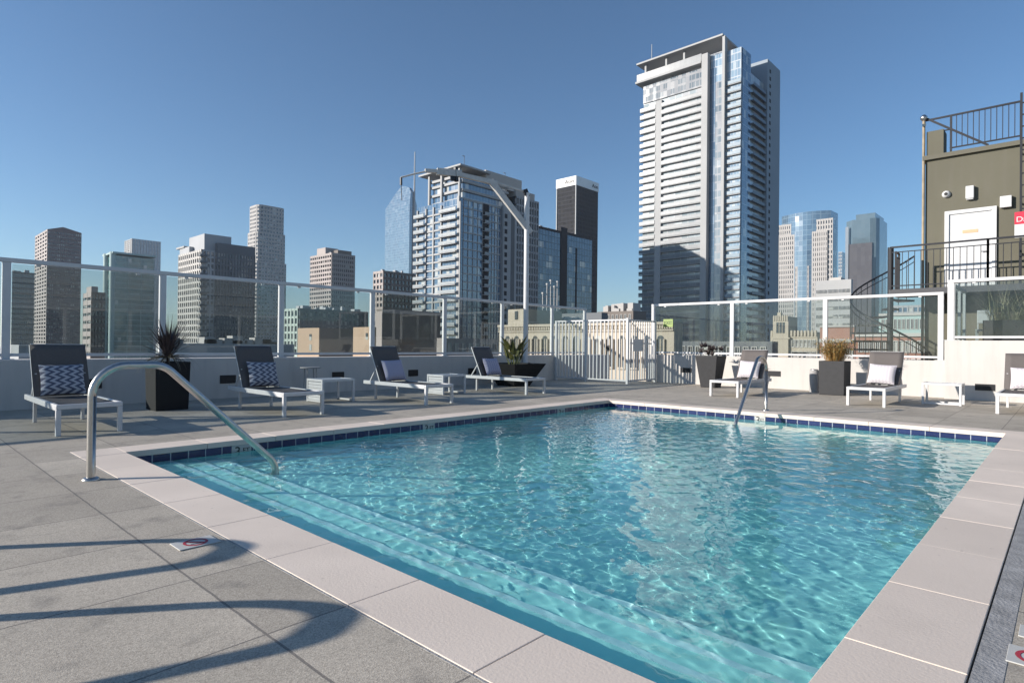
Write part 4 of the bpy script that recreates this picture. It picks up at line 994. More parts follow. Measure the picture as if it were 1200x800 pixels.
# --- 6 tan tower and green dark podium block
T6 = Tower('office_tower', 'tan stone tower with a low pointed crest left of the fence midpoint', 363, 389, 415, 296, 520)
T6.core(GL['dark'], inset=.3); T6.grid('L', C['pink'], 10, 3.9, .3, .48, .5); T6.grid('R', C['tan'], 12, 3.9, .42, .42, .5); T6.roofbox('roof_crest', C['pink'], .05, .6, .35, .75, 6)  # one stone in two tones, painted lighter on the sunlit face
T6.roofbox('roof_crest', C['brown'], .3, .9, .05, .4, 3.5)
T7 = Tower('apartment_block', 'broad dark mid-rise with a sunlit pale gridded left face below the tan tower', 334, 351, 431, 361, 250)
T7.core(GL['apt']); T7.grid('L', C['green'], 4, 3.2, .35, .3, .5, .05, 1); T7.grid('R', C['dgrey'], 16, 3.2, .45, .35, .3)  # lit face painted sage, shaded face painted dark grey
# --- 7 far tan block
T8 = Tower('office_block', 'tan block with a bright left edge in front of the glass sail tower', 437, 449.5, 487, 317, 380)
T8.core(GL['dark'], inset=.2); T8.grid('L', C['pink'], 3, 3.8, .35, .4); T8.grid('R', C['brown'], 9, 3.8, .35, .4)  # sunlight painted as pink on the left, shade as brown on the right
# --- 8 sail-topped glass tower with a spire
T9 = Tower('glass_tower', 'pale blue glass tower with a curved sail top and thin spire', 450, 480, 487, 239, 900)
x0, x1, y0, y1 = T9.X0, T9.X1, T9.Y0, T9.Y1; zs = at_depth(455, 243, 900).z
b = MB(); b.box(x0, x1, y0, y1, GZ, T9.Z); b.obj('glazing', GL['sky'], T9.root)
b = MB(); n = 14; ys_ = [y0 + (y1 - y0) * i / n for i in range(n + 1)]; zc0 = T9.Z
hz_ = at_depth(476, 215, 900).z - zc0; prof = [zc0 + hz_ * float(np.interp(i / n, [0, .08, .3, .45, .62, .8, .92, 1], [.62, .85, 1, .97, .72, .4, .15, 0])) for i in range(n + 1)]
vs = []
for i in range(n + 1):
    vs += [(x0 + 6 * (prof[i] - zc0) / 60, ys_[i], max(prof[i], zc0 + .3)), (x0, ys_[i], zc0), (x1, ys_[i], zc0), (x0 + (x1 - x0) * .5, ys_[i], max(prof[i], zc0 + .3))]
fs = []
for i in range(n):
    for k in range(4): a = i * 4; fs.append((a + k, a + (k + 1) % 4, a + 4 + (k + 1) % 4, a + 4 + k))
fs += [(0, 1, 2, 3), (n * 4 + 3, n * 4 + 2, n * 4 + 1, n * 4)]
b.add(vs, fs); b.obj('sail_crown', GL['sky'], T9.root)
sx_ = onY(486, 300, y0); ps = at_depth(485.5, 240, 905); b = MB(); pt = at_depth(485.5, 178, 905).z; b.tube([(ps.x, ps.y, GZ + 100), (ps.x, ps.y, ps.z), (ps.x, ps.y, pt)], [2.2, 1.5, .7], 8); b.obj('spire', C['white'], T9.root)

# --- white balcony tower left of the crane
D10 = 215.0
T10 = Tower('apartment_tower', 'white balcony tower with blue glass corner behind the crane', 488, 540, 628, 232, D10)
T10.core(GL['blue']); fh = 2.95; R10 = T10.root; x0, x1, y0, y1, Z10 = T10.X0, T10.X1, T10.Y0, T10.Y1, T10.Z
Ly, Lx = y1 - y0, x1 - x0
def balcony(parent, name, face, T, a0, a1, ztop, dep, par, mw, mdark=None, lift=0):
    L = (T.Y1 - T.Y0) if face == 'L' else (T.X1 - T.X0); o = T.Y0 if face == 'L' else T.X0; p0, p1 = o + L * a0, o + L * a1
    b = MB()
    def bx(u0, u1, d0, d1, z0, z1, mi=0):
        if face == 'L': b.box(T.X0 - d1, T.X0 - d0, u0, u1, z0, z1, mi)
        else: b.box(u0, u1, T.Y0 - d1, T.Y0 - d0, z0, z1, mi)
    bx(p0, p1, -0.2, dep, ztop - .28, ztop)                         # slab
    bx(p0, p1, dep - .08, dep, ztop + .10, ztop + par, 1)           # railing panel
    bx(p0, p1, dep - .12, dep + .03, ztop + par, ztop + par + .07)
    n = max(1, int((p1 - p0) / 2.2))
    for k in range(n + 1): c = p0 + (p1 - p0 - .08) * k / n; bx(c, c + .08, dep - .1, dep + .02, ztop, ztop + par)
    return b.obj(name, mw, parent)
rail_glass = mat('frosted_rail_glass', (0.185, 0.20, 0.21), .3, var=.1, scale=.3)
rail_dim = mat('grey_rail_glass', (0.30, 0.33, 0.34), .3, var=.1, scale=.3)
zf = Z10 - 1.2; nfl = 21
for k in range(nfl):
    z = zf - (k + 1) * fh
    balcony(R10, 'balcony', 'L', T10, 0.04, 0.42, z, 1.6, .95, [C['white'], rail_dim])
    balcony(R10, 'balcony', 'L', T10, 0.78, 1.03, z, 1.5, .95, [C['white'], rail_dim])
    b = MB(); b.box(x0 - .35, x0 + .02, y0 + Ly * .42, y0 + Ly * .78, z - .35, z + .25); b.obj('spandrel', C['white'], R10)
for f in (.0, .42, .6, .78, .99):
    b = MB(); yy = y0 + Ly * f; b.box(x0 - .45, x0 + .05, yy - .3, yy + .3, GZ + 20, zf); b.obj('pier', C['white'], R10)
b = MB(); b.box(x0 - .5, x0 + .5, y0 + .4, y0 + 1.4, GZ + 20, zf + 2); b.obj('pier', C['white'], R10)
# shaded face
T10.grid('R', C['white'], 4, fh, .06, .14, .25, .03, .26, z0=-20, z1=Z10, name='glass_bay_trim'); T10.grid('R', C['white'], 4, fh, .06, .14, .25, .34, .49, z0=-20, z1=Z10, name='glass_bay_trim')
for k in range(nfl):
    z = zf - (k + 1) * fh; balcony(R10, 'balcony', 'R', T10, .265, .335, z, 1.2, .9, [C['grey'], rail_dim])
b = MB(); b.box(x0 + Lx * .265, x0 + Lx * .335, y0 - .06, y0 + .05, -20, Z10); b.obj('recess_shade', C['dark'], R10)  # flat dark panel; the shade of a recess is put into its colour
b = MB(); b.box(x0 + Lx * .50, x0 + Lx * .68, y0 - 1.2, y0, -30, Z10 + 1.0); b.obj('blank_wall', C['grey'], R10)
for k in range(nfl):
    z = zf - (k + 1) * fh; b = MB(); b.box(x0 + Lx * .515, x0 + Lx * .55, y0 - 1.26, y0 - 1.19, z + .3, z + 2.0); b.obj('window', C['dark'], R10)
b = MB(); b.box(x0 + Lx * .60, x0 + Lx * .65, y0 - 1.24, y0 - 1.19, -20, Z10); b.obj('window_strip', C['dgrey'], R10)
T10.grid('R', C['grey'], 9, fh, .28, .26, 1.0, .68, 1.0, z0=-25, z1=Z10 + 6, name='rear_wing_grid')
b = MB(); b.box(x0 + Lx * .68, x1, y0 + .1, y1, Z10, Z10 + 6); b.obj('rear_wing', GL['apt'], R10)
# stepped top
zt1 = Z10 + 10.0
b = MB(); b.box(x0 + 2.0, x0 + Lx * .6, y0 + 1.2, y0 + Ly * .72, Z10, zt1 - 1.6); b.obj('upper_glazing', GL['blue'], R10)
b = MB()
for z in (Z10 - .3, Z10 + 3.0, Z10 + 6.2, zt1 - 1.6): b.box(x0 + 1.2, x0 + Lx * .61, y0 + .5, y0 + Ly * .75, z, z + .9)
b.obj('upper_slabs', C['white'], R10)
b = MB()
for f in (.05, .45, .74): b.box(x0 + .4, x0 + 1.19, y0 + Ly * f, y0 + Ly * f + .8, Z10 - 1, zt1 + 1.5)
b.obj('roof_columns', C['white'], R10)
b = MB(); b.box(x0 - .8, x0 + Lx * .35, y0 - 0.5, y0 + Ly * 0.95, zt1 + 1.5, zt1 + 2.1); b.obj('roof_canopy', C['white'], R10)
b = MB(); b.box(x0 + Lx * .32, x0 + Lx * .80, y0 + 1.0, y0 + Ly * .6, zt1 - 2, zt1 + 3.2); b.obj('plant_room', C['offwhite'], R10)
b = MB(); b.box(x0 + Lx * .7, x0 + Lx * .97, y0 + .3, y0 + Ly * .6, Z10 + 6, Z10 + 9); b.obj('plant_room', C['cream'], R10)
for (f, h) in ((.1, 4.5), (.62, 3)):
    b = MB(); b.tube([(x0 + Lx * f, y0 + 3, zt1 + 2), (x0 + Lx * f, y0 + 3, zt1 + 2 + h)], .1, 6); b.box(x0 + Lx * f - .9, x0 + Lx * f + .2, y0 + 2.9, y0 + 3.1, zt1 + 1.9 + h, zt1 + 2.1 + h); b.obj('antenna', C['dgrey'], R10)

# --- dark blue hotel slab with black recess
T11 = Tower('hotel_block', 'dark blue gridded slab with a black vertical recess right of the crane pole', 618, 624, 693, 266, 300)
T11.core(window_glass('navy_hotel_glass', (0.055, 0.10, 0.165), (0.10, 0.165, 0.24), cw=2.4, ch=3.3, share=.06, ior=1.7, ml=(.12, .14, (0.015, 0.022, 0.035))))
lx = T11.X1 - T11.X0
b = MB(); b.box(T11.X0 + lx * .44, T11.X0 + lx * .55, T11.Y0 - .3, T11.Y0, GZ, T11.Z + 3.5); b.box(T11.X0 + lx * .7, T11.X0 + lx * .725, T11.Y0 - .2, T11.Y0, GZ, T11.Z - 6); b.obj('recess', C['dark'], T11.root)  # recess is a proud black panel, its shade put into the colour
b = MB(); b.box(T11.X0, T11.X0 + lx * .44, T11.Y0 - .1, T11.Y1, T11.Z, T11.Z + 1.3); b.box(T11.X0 + lx * .55, T11.X0 + lx * .82, T11.Y0 + .5, T11.Y1, T11.Z, T11.Z + 1.6); b.obj('parapet', C['dark'], T11.root)
# --- dark tower with white cap
T12 = Tower('office_tower', 'black slab tower with a bright white cap behind the blue slab', 651, 675, 699, 206, 560)
T12.core(window_glass('bronze_office_glass', (0.02, 0.02, 0.022), (0.03, 0.03, 0.033), cw=3, ch=3.9, rough=.6, share=.02, curtain=(.04, .04, .04), ior=1.25)); T12.grid('L', C['dark'], 14, 3.9, .15, .35, .3, z1=T12.Z - 9); T12.grid('R', C['dark'], 14, 3.9, .3, .3, .4, z1=T12.Z - 9)
b = MB(); b.box(T12.X0 - .8, T12.X1 + .4, T12.Y0 - .8, T12.Y1 + .4, T12.Z - 8.5, T12.Z); b.obj('cap_band', fm('bright_white_cap', (.8, .8, .78)), T12.root)
b = MB(); b.box(T12.X0 - .9, T12.X0, T12.Y0 - .9, T12.Y0, GZ, T12.Z - 8.6); b.box(T12.X0 - .9, T12.X0, T12.Y1 - .9, T12.Y1, GZ, T12.Z - 8.6); b.obj('corner_strip', C['white'], T12.root)
text_obj('lettering', 'Aon', 5.0, C['brown'], T12.root, (T12.X0 - 1.0, T12.Y0 + 7, T12.Z - 4.4), (0, -1, 0), (0, 0, 1), depth=.1, sx=1.3)
text_obj('lettering', 'Aon', 5.0, C['dark'], T12.root, (T12.X1 - 6, T12.Y0 - 1.0, T12.Z - 4.4), (1, 0, 0), (0, 0, 1), depth=.1, sx=1.1)

# --- the tallest tower: stacked white balconies
D13 = 235.0
T13 = Tower('apartment_tower', 'tallest white balcony tower under a cantilevered roof slab', 752, 869, 907, 52, D13)
x0, x1, y0, y1, Z13 = T13.X0, T13.X1, T13.Y0, T13.Y1, T13.Z; Ly, Lx = y1 - y0, x1 - x0; R13 = T13.root; fh = 3.1
print('tower13', x0, x1, y0, y1, Z13)
fy = lambda px: (onX(px, 200, x0)[0] - y0) / Ly
b = MB(); b.box(x0, x1, y0, y1, GZ, Z13 - 8); b.obj('glazing', GL['void'], R13)
b = MB(); b.box(x0 - .12, x0 + 1, y0 + .01, y0 + Ly * fy(832), GZ, Z13 - 1); b.obj('blue_glazing', window_glass('pale_blue_bay_glass', (0.16, 0.24, 0.32), (0.28, 0.38, 0.46), cw=1.3, ch=3.1, share=.25, curtain=(.45, .5, .52), ior=2.2, ml=(.14, .10, (.5, .52, .53))), R13)
zt13 = onX(800, 132, x0)[1]
zf = onX(790, 122, x0)[1]
nA = 34; cnt = 0
fA0, fA1, fB0, fB1, fC0, fC1 = fy(769), fy(751), fy(824), fy(776), fy(870), fy(851)
for k in range(nA):
    z = zf - k * fh
    balcony(R13, 'balcony', 'L', T13, fA0, fA1, z, 1.15, 1.4, [C['white'], rail_glass])
    balcony(R13, 'balcony', 'L', T13, fB0, fB1, z, 1.15, 1.4, [C['white'], rail_glass])
    balcony(R13, 'balcony', 'L', T13, fC0 + .01, fC1, z + 1.0, 1.1, 1.25, [C['white'], mat('bluish_rail_glass', (0.22, 0.29, 0.34), .3, var=.1, scale=.3) if k == 0 else bpy.data.materials['bluish_rail_glass']])
b = MB()
for k in range(nA + 1):
    z = zf + 3 - k * fh
    b.box(x0 + Lx * .25, x0 + Lx * .62, y0 - 1.3, y0, z - .28, z + .05); b.box(x0 + Lx * .25, x0 + Lx * .62, y0 - 1.3, y0 - 1.2, z + .05, z + .95)
o = b.obj('rear_balconies', mat('shaded_balcony_blue', (0.10, 0.12, 0.15), .4), R13); o['kind'] = 'stuff'  # balconies of the shaded side, their shade put into this dark blue
for px0, px1, pr, top in ((768.5, 776, 1.0, zf + 3), (824.5, 831.5, 2.6, onX(828, 66, x0)[1]), (848, 851, 2.2, onX(849, 45, x0)[1])):
    b = MB(); b.box(x0 - pr, x0 + .1, y0 + Ly * fy(px1), y0 + Ly * fy(px0), GZ, top); b.obj('fin', C['white'], R13)
b = MB(); b.box(x0 - .3, x0 + .05, y0 + Ly * fy(838), y0 + Ly * fy(831.6), GZ, Z13 - 6); b.obj('recess', GL['slate'], R13)
b = MB(); b.box(x0 - .25, x0 + .05, y0 + Ly * fy(848), y0 + Ly * fy(838.2), GZ, Z13 - 12); bay = b.obj('window_bay', window_glass('bay_glass', (0.12, 0.15, 0.17), (0.26, 0.30, 0.32), cw=1.5, ch=3.1, share=.3, curtain=(.32, .32, .32), ior=2.0, ml=(.22, .18, (.34, .34, .34))), R13)
# side face
b = MB(); b.box(x0 + Lx * .02, x0 + Lx * .24, y0 - .2, y0 + .02, GZ, Z13 - 1); b.obj('side_glazing', GL['blue'], R13)
b = MB(); b.box(x0 + Lx * .62, x1 + .5, y0 - 1.6, y1 - 3, GZ, Z13 + 2); b.obj('service_core', fm('blue_grey_core', (.27, .31, .35)), R13)
b = MB()
for k in range(38): b.box(x0 + Lx * .68, x0 + Lx * .72, y0 - 1.66, y0 - 1.59, Z13 - 3 - k * fh, Z13 - 1.5 - k * fh)
b.obj('core_windows', C['dark'], R13)['kind'] = 'stuff'
# crown
zr0 = onX(849, 42, x0)[1]
b = MB(); b.box(x0 + .6, x1 - 6, y0 + Ly * fy(848), y1 - 4, zf + 2.0, zr0 - 5.5); b.obj('crown_glazing', window_glass('crown_glass', (.16, .18, .2), (.34, .36, .37), cw=2.2, ch=3.1, share=.3, curtain=(.45, .45, .44), ior=1.8, ml=(.2, .12, (.4, .4, .4))), R13)
b = MB(); b.box(x0 - 2.8, x0 + 12, y0 + Ly * fy(849), y1 + 2.2, zr0 - 1.0, zr0 - .3); b.obj('roof_slab', C['white'], R13)
zs2 = onX(824, 74, x0)[1]; 
b = MB(); b.box(x0 - 2.6, x0 + 8, y0 + Ly * fy(823.5), y1 + 2.8, zs2 - .9, zs2); b.obj('crown_terrace', C['white'], R13)
balcony(R13, 'terrace_parapet', 'L', T13, fy(823), 1.06, zs2 - .6, 1.7, 3.8, [C['white'], rail_glass])
b = MB(); zz = zs2 + .3
for f in (.97, .74, .55): b.box(x0 - 1.0, x0 - .2, y0 + Ly * f - .4, y0 + Ly * f + .4, zs2, zr0 - 1.3)
b.obj('crown_column', C['white'], R13)
b = MB(); b.box(x0 - .5, x0 + 3, y0 + Ly * fy(824), y1, zf + fh + .6, zs2 - 2.2); b.obj('top_storeys', window_glass('top_storey_glass', (.10, .13, .15), (.20, .22, .23), cw=1.7, ch=3.1, share=.35, curtain=(.3, .3, .3), ior=1.8, ml=(.30, .16, (.30, .30, .30))), R13)
T13b = MB(); T13b.box(x0, x0 + 1.5, y0, y0 + Ly * fy(850), Z13 - 8, Z13 - 1.5); T13b.obj('crown_screen', GL['sky'], R13)
b = MB(); b.tube([(x0 + 3, y1 - 2, zr0), (x0 + 3, y1 - 2, zr0 + 9)], .15, 6); b.obj('antenna', C['white'], R13)

# --- right-hand group
Tr = Tower('office_tower', 'narrow red brown tower right behind the tallest tower', 896, 908, 914, 291, 650); Tr.core(GL['dark'], inset=.2); Tr.grid('L', C['brick'], 4, 3.8, .4, .5); Tr.grid('R', C['brick'], 4, 3.8, .4, .5)
T15 = Tower('office_tower', 'pale twin-winged tower with a curved blue glass crown and centre', 914, 975, 981, 250, 470)
x0, x1, y0, y1, Zt = T15.X0, T15.X1, T15.Y0, T15.Y1, T15.Z; Ly = y1 - y0; fy15 = lambda px: (onX(px, 300, x0)[0] - y0) / Ly; zy = lambda px, py: onX(px, py, x0)[1]
b = MB(); nseg = 12; pl = []
for i in range(nseg + 1):
    f = i / nseg; pl.append((x0 + 0.0 - 7.0 * math.sin(math.pi * f), y0 + Ly * .02 + Ly * .96 * f))
pl2 = pl + [(x1, y1), (x1, y0)]
b.prism(pl2[::-1], GZ, Zt + 2.5); b.obj('curved_glazing', GL['sky'], T15.root)
for (pa, pb_, py) in ((914, 936, 264), (913.5, 935.5, 277), (951, 978, 258), (950, 972, 272)):
    inner = py > 270
    b = MB(); xx = x0 - (5.5 if inner else 4.5); b.box(xx, x0 + 4, y0 + Ly * fy15(pb_), y0 + Ly * fy15(pa), GZ, zy((pa + pb_) / 2, py)); wg = b.obj('wing', GL['dark'], T15.root)
    b = MB(); ya, yb = y0 + Ly * fy15(pb_), y0 + Ly * fy15(pa); zt_ = zy((pa + pb_) / 2, py); n = 9
    for i in range(n + 1): c = ya + (yb - ya) * i / n; b.box(xx - .5, xx + .01, max(ya, c - .5), min(yb, c + .5), GZ + 20, zt_)
    for k in range(40): b.box(xx - .4, xx + .01, ya, yb, zt_ - k * 3.9 - 1.5, zt_ - k * 3.9)
    b.obj('stone_frame', C['cream'], wg)
b = MB(); xx = x0 - 6.2; ya, yb = y0 + Ly * fy15(951), y0 + Ly * fy15(935); zt_ = zy(943, 313); b.box(xx, x0, ya, yb, GZ, zt_); wg = b.obj('wing', GL['dark'], T15.root)
b = MB()
for i in range(8): c = ya + (yb - ya) * i / 7; b.box(xx - .5, xx + .01, max(ya, c - .5), min(yb, c + .5), GZ + 20, zt_)
for k in range(30): b.box(xx - .4, xx + .01, ya, yb, zt_ - k * 3.9 - 1.5, zt_ - k * 3.9)
b.obj('stone_frame', C['cream'], wg)
yy = y0 + Ly * fy15(944); text_obj('lettering', 'Deloitte', 3.4, C['white'], T15.root, (x0 - 4.6, yy, zy(944, 253.5)), (0, -1, 0), (0, 0, 1), depth=.2, sx=1.0)
T16 = Tower('glass_tower', 'smooth pale glass tower with chamfered corners left of the spiral stair', 989, 1029, 1040.5, 253, 520)
x0, x1, y0, y1 = T16.X0, T16.X1, T16.Y0, T16.Y1; cg = window_glass('smooth_silver_glass', (0.10, 0.145, 0.17), (0.115, 0.16, 0.185), cw=3, ch=4, share=.0, ior=1.9); c = 6
b = MB(); b.prism(chamfer(x0, x1, y0, y1, c), GZ, T16.Z - 1); b.obj('glazing', cg, T16.root)
b = MB(); b.prism([(x0 + 4, y0 + 3), (x1 - 4, y0 + 3), (x1 - 4, y1 - 8), (x0 + 4, y1 - 8)], T16.Z - 1, T16.Z + 4); b.obj('crown', cg, T16.root)
yb_, ya_ = onX(994, 300, x0)[0], onX(1022, 300, x0)[0]
b = MB(); b.box(x0 - .3, x0, ya_, yb_, GZ, onX(1010, 285, x0)[1]); b.obj('dark_reflection', window_glass('grey_reflection_glass', (0.10, 0.10, 0.11), (0.12, 0.12, 0.13), cw=3, ch=4, share=.02, curtain=(.13, .13, .13), ior=1.6), T16.root)  # dark lower reflection in the glass, painted as a flat panel
b = MB(); yq = onX(994.5, 300, x0)[0]; b.box(x0 - 1.0, x0 + .1, yq, yq + 2.5, GZ, onX(994, 266, x0)[1]); b.obj('fin', C['slateline'], T16.root)
Ts = Tower('office_tower', 'sliver of a blue tower between the curved-crown and silver towers', 982, 987, 990, 295, 700); Ts.core(GL['slate']); Ts.grid('L', C['grey'], 2, 4, .2, .3)
T17 = Tower('office_block', 'white office block with rows of horizontal windows by the right fence post', 955, 997.5, 999, 327, 210)
x0, y0, y1 = T17.X0, T17.Y0, T17.Y1; T17.core(C['white'], 'wall'); Ly = y1 - y0
zt_ = onX(980, 338, x0)[1]
b2 = MB()
for k in range(12):
    for j in range(3):
        a = y0 + Ly * (.04 + .32 * j); 
        b = MB(); b.box(x0 - .15, x0 + .02, a, a + Ly * .28, zt_ - k * 3.0 - 1.45, zt_ - k * 3.0 - .3); wn_ = b.obj('window_band', GL['dark'], T17.root)
        b = MB()
        for q_ in range(8): b.box(x0 - .25, x0 - .151, a + Ly * .28 * q_ / 8, a + Ly * .28 * q_ / 8 + .12, zt_ - k * 3.0 - 1.45, zt_ - k * 3.0 - .3)
        b.obj('mullion', C['offwhite'], wn_)
b = MB(); b.box(x0 + 1, x0 + 6, y0 + Ly * .3, y0 + Ly * .62, T17.Z, T17.Z + 1.0); b.obj('roof_unit', C['offwhite'], T17.root)

def punched(T, face, cols, rows, z1, dz, ww, wh, a0=0.03, a1=.97, arch=False, skip=None, mtl=None):
    """separate recess-framed windows on a masonry face"""
    L = (T.Y1 - T.Y0) if face == 'L' else (T.X1 - T.X0); o = T.Y0 if face == 'L' else T.X0; st = L * (a1 - a0) / cols
    for r in range(rows):
        for c_ in range(cols):
            if skip and skip(r, c_): continue
            m_ = o + L * a0 + (c_ + .5) * st; h = st * ww / 2; zt = z1 - r * dz; zb = zt - wh; pts = [(-h, zb), (h, zb), (h, zt)]
            if arch: pts += [(h * math.cos(a), zt + h * math.sin(a)) for a in (rad(30), rad(60), rad(90), rad(120), rad(150))]
            pts += [(-h, zt)]; b = MB(); n = len(pts)
            def P(u, z, d):
                return (T.X0 - d, m_ - u, z) if face == 'L' else (m_ + u, T.Y0 - d, z)
            b.add([P(u, z, .02) for u, z in pts] , [tuple(range(n))]); w_ = b.obj('window', mtl or GL['dark'], T.root)
            b = MB()
            for (u0, z0_, u1, z1_) in ((-h - .12, zb - .15, h + .12, zb), (-h - .12, zb, -h, zt), (h, zb, h + .12, zt)) + (() if arch else ((-h - .12, zt, h + .12, zt + .12),)):
                p_, q_ = P(u0, z0_, -.01), P(u1, z1_, .16); b.box(p_[0], q_[0], p_[1], q_[1], z0_, z1_)
            b.box(*((T.X0 - .05, T.X0 - .021, m_ - .04, m_ + .04) if face == 'L' else (m_ - .04, m_ + .04, T.Y0 - .05, T.Y0 - .021)), zb, zt)
            b.obj('frame', C['offwhite'] if not arch else C['beige'], w_)
# --- ornate beige block with a stepped tower
T18 = Tower('ornate_building', 'beige art deco block with a stepped corner tower behind the right fence', 903, 958, 962, 389, 120)
T18.core(C['beige'], 'wall'); x0, y0, y1 = T18.X0, T18.Y0, T18.Y1; Ly = y1 - y0
punched(T18, 'L', 11, 4, T18.Z - 1.6, 2.4, .5, 1.35)
ya, yb = onX(925, 380, x0)[0], onX(907, 380, x0)[0]; zt_ = onX(916, 371, x0)[1]
b = MB(); b.box(x0 - .6, x0 + 5, ya, yb, GZ, zt_); tw = b.obj('tower', C['beige'], T18.root)
b = MB()
for f in (.3, .5, .7): yy = ya + (yb - ya) * f; b.box(x0 - .66, x0 - .59, yy - .22, yy + .22, zt_ - 3.4, zt_ - 1.2)
b.obj('tower_windows', GL['dark'], tw)
b = MB(); b.box(x0 + .5, x0 + 1.5, yb - 1.2, yb - .5, zt_, zt_ + .9); b.box(x0 - .7, x0 + .0, ya - .3, yb + .3, zt_ - 4.6, zt_ - 4.3)
for k in range(7): yy = ya + (yb - ya) * (k + .5) / 7; b.box(x0 - .75, x0 - .45, yy - .12, yy + .12, zt_ - .9, zt_ + .25)
b.obj('tower_crest', C['beige'], tw)
b = MB()
for k in range(14): yy = y0 + Ly * (k + .5) / 14; b.box(x0 - .3, x0 + .2, yy - .18, yy + .18, T18.Z - .8, T18.Z + .35)
b.box(x0 - .15, x0 - .01, y0, y1, T18.Z - 1.1, T18.Z - .9); b.obj('parapet_crest', C['beige'], T18.root)
# fire escape
b = MB(); ym = onX(937, 400, x0)[0]
for k in range(4): b.box(x0 - 1.2, x0, ym - 1.4, ym + 1.4, T18.Z - 4.2 - k * 2.4, T18.Z - 4.1 - k * 2.4); b.bar((x0 - .7, ym - 1.2, T18.Z - 4.1 - k * 2.4), (x0 - .7, ym + 1.2, T18.Z - 6.5 - k * 2.4), .15, .15)
b.obj('fire_escape', C['dark'], T18.root)
# --- brick buildings
T19 = Tower('brick_building', 'red brown brick building with a pale cornice behind the orange bush', 961, 1002, 1003, 383, 100)
T19.core(C['brick'], 'wall'); b = MB(); b.box(T19.X0 - .4, T19.X0, T19.Y0, T19.Y1, T19.Z - 2.6, T19.Z - 2.0); b.box(T19.X0 - .3, T19.X1, T19.Y0, T19.Y1, T19.Z, T19.Z + .3); b.obj('cornice', C['cream'], T19.root); punched(T19, 'L', 7, 2, T19.Z - 3.6, 3.0, .45, 1.6)
T20 = Tower('brick_building', 'brick building with white trimmed window rows behind the spiral stair', 1003, 1092, 1096, 390, 85)
T20.core(C['brick'], 'wall'); punched(T20, 'L', 12, 3, T20.Z - 1.2, 2.6, .5, 1.5); b = MB(); b.box(T20.X0 - .35, T20.X0, T20.Y0, T20.Y1, T20.Z - .5, T20.Z); b.obj('cornice', C['offwhite'], T20.root)
T21 = Tower('office_block', 'pale green block with tall windows behind the spiral stair glass panel', 1030, 1100, 1104, 366, 150)
T21.core(C['aqua'], 'wall'); punched(T21, 'L', 13, 3, T21.Z - 1.6, 3.6, .45, 2.4); b = MB(); b.box(T21.X0 - .4, T21.X0, T21.Y0, T21.Y1, T21.Z - .6, T21.Z); b.obj('cornice', C['offwhite'], T21.root)
T22 = Tower('office_block', 'grey far block between the silver tower and the olive stair building', 1046, 1120, 1124, 356, 320); T22.core(GL['slate']); T22.grid('L', C['grey'], 12, 3.6, .3, .35)

# --- romanesque arcade building behind the left fence and gate
T23 = Tower('arcade_building', 'beige building with a row of tall arched windows behind the gate', 585, 790, 800, 378, 46)
T23.core(C['beige'], 'wall'); x0, y0, y1 = T23.X0, T23.Y0, T23.Y1; Ly = y1 - y0; print('arcade', x0, y0, y1, T23.Z)
punched(T23, 'L', 15, 1, T23.Z - 1.25, 4, .5, 2.3, arch=True)
b = MB(); b.box(x0 - .25, x0, y0, y1, T23.Z - .12, T23.Z + .08); b.box(x0 - .15, x0, y0, y1, T23.Z - .62, T23.Z - .5)
for k in range(90): yy = y0 + Ly * (k + .5) / 90; b.box(x0 - .14, x0, yy - Ly / 330, yy + Ly / 330, T23.Z - .45, T23.Z - .12)
b.obj('cornice', C['beige'], T23.root)
ya, yb = onX(612, 380, x0)[0], onX(592, 380, x0)[0]; zt_ = onX(602, 362, x0)[1]
b = MB(); b.box(x0 + .4, x0 + 6, ya, yb, T23.Z, zt_); tw = b.obj('turret', C['beige'], T23.root)
b = MB(); b.box(x0 + .34, x0 + .41, (ya + yb) / 2 - .18, (ya + yb) / 2 + .18, T23.Z + .6, T23.Z + 1.4); b.obj('window', GL['dark'], tw)
Tg = Tower('warehouse', 'dark grey pitched-roof building behind the arched facade', 612, 705, 712, 366, 130); Tg.core(C['dgrey'], 'wall')
for k, px in enumerate((664, 674)):
    p = at_depth(px, 386, 62); b = MB(); b.lathe([(.45, -2), (.45, .8), (.75, .85), (.75, 1.3), (.3, 1.6)], (p.x, p.y, p.z - .3), n=14)
    tag(b.obj('roof_vent', C['white']), 'white mushroom roof vent above the gate, the %s of the pair' % ('left one' if k == 0 else 'right one'), 'roof vent', 'roof vents above the gate')
p = at_depth(643, 362, 100); t = thing('flue_pipes', 'cluster of white flue pipes just right of the crane pole', 'pipes', (p.x, p.y, p.z - 3)); bb = MB()
for dx, h in ((-1.0, 2.5), (-.3, 4.0), (.3, 4.6), (.9, 3.6), (1.4, 4.4)):
    q_ = Vector((p.x, p.y, p.z)) + R_ * dx; b = MB(); b.tube([(q_.x, q_.y, p.z - 3), (q_.x, q_.y, p.z + h)], .09, 8); b.box(q_.x - .16, q_.x + .16, q_.y - .16, q_.y + .16, p.z + h, p.z + h + .25); b.obj('pipe', C['white'], t)
b = MB(); b.bar(Vector((p.x, p.y, p.z + 2)) - R_ * 1.1, Vector((p.x, p.y, p.z + 2)) + R_ * 1.5, .1, .1); b.bar(Vector((p.x, p.y, p.z + 3.2)) - R_ * .4, Vector((p.x, p.y, p.z + 3.2)) + R_ * 1.5, .1, .1); b.obj('bracket', C['dgrey'], t)
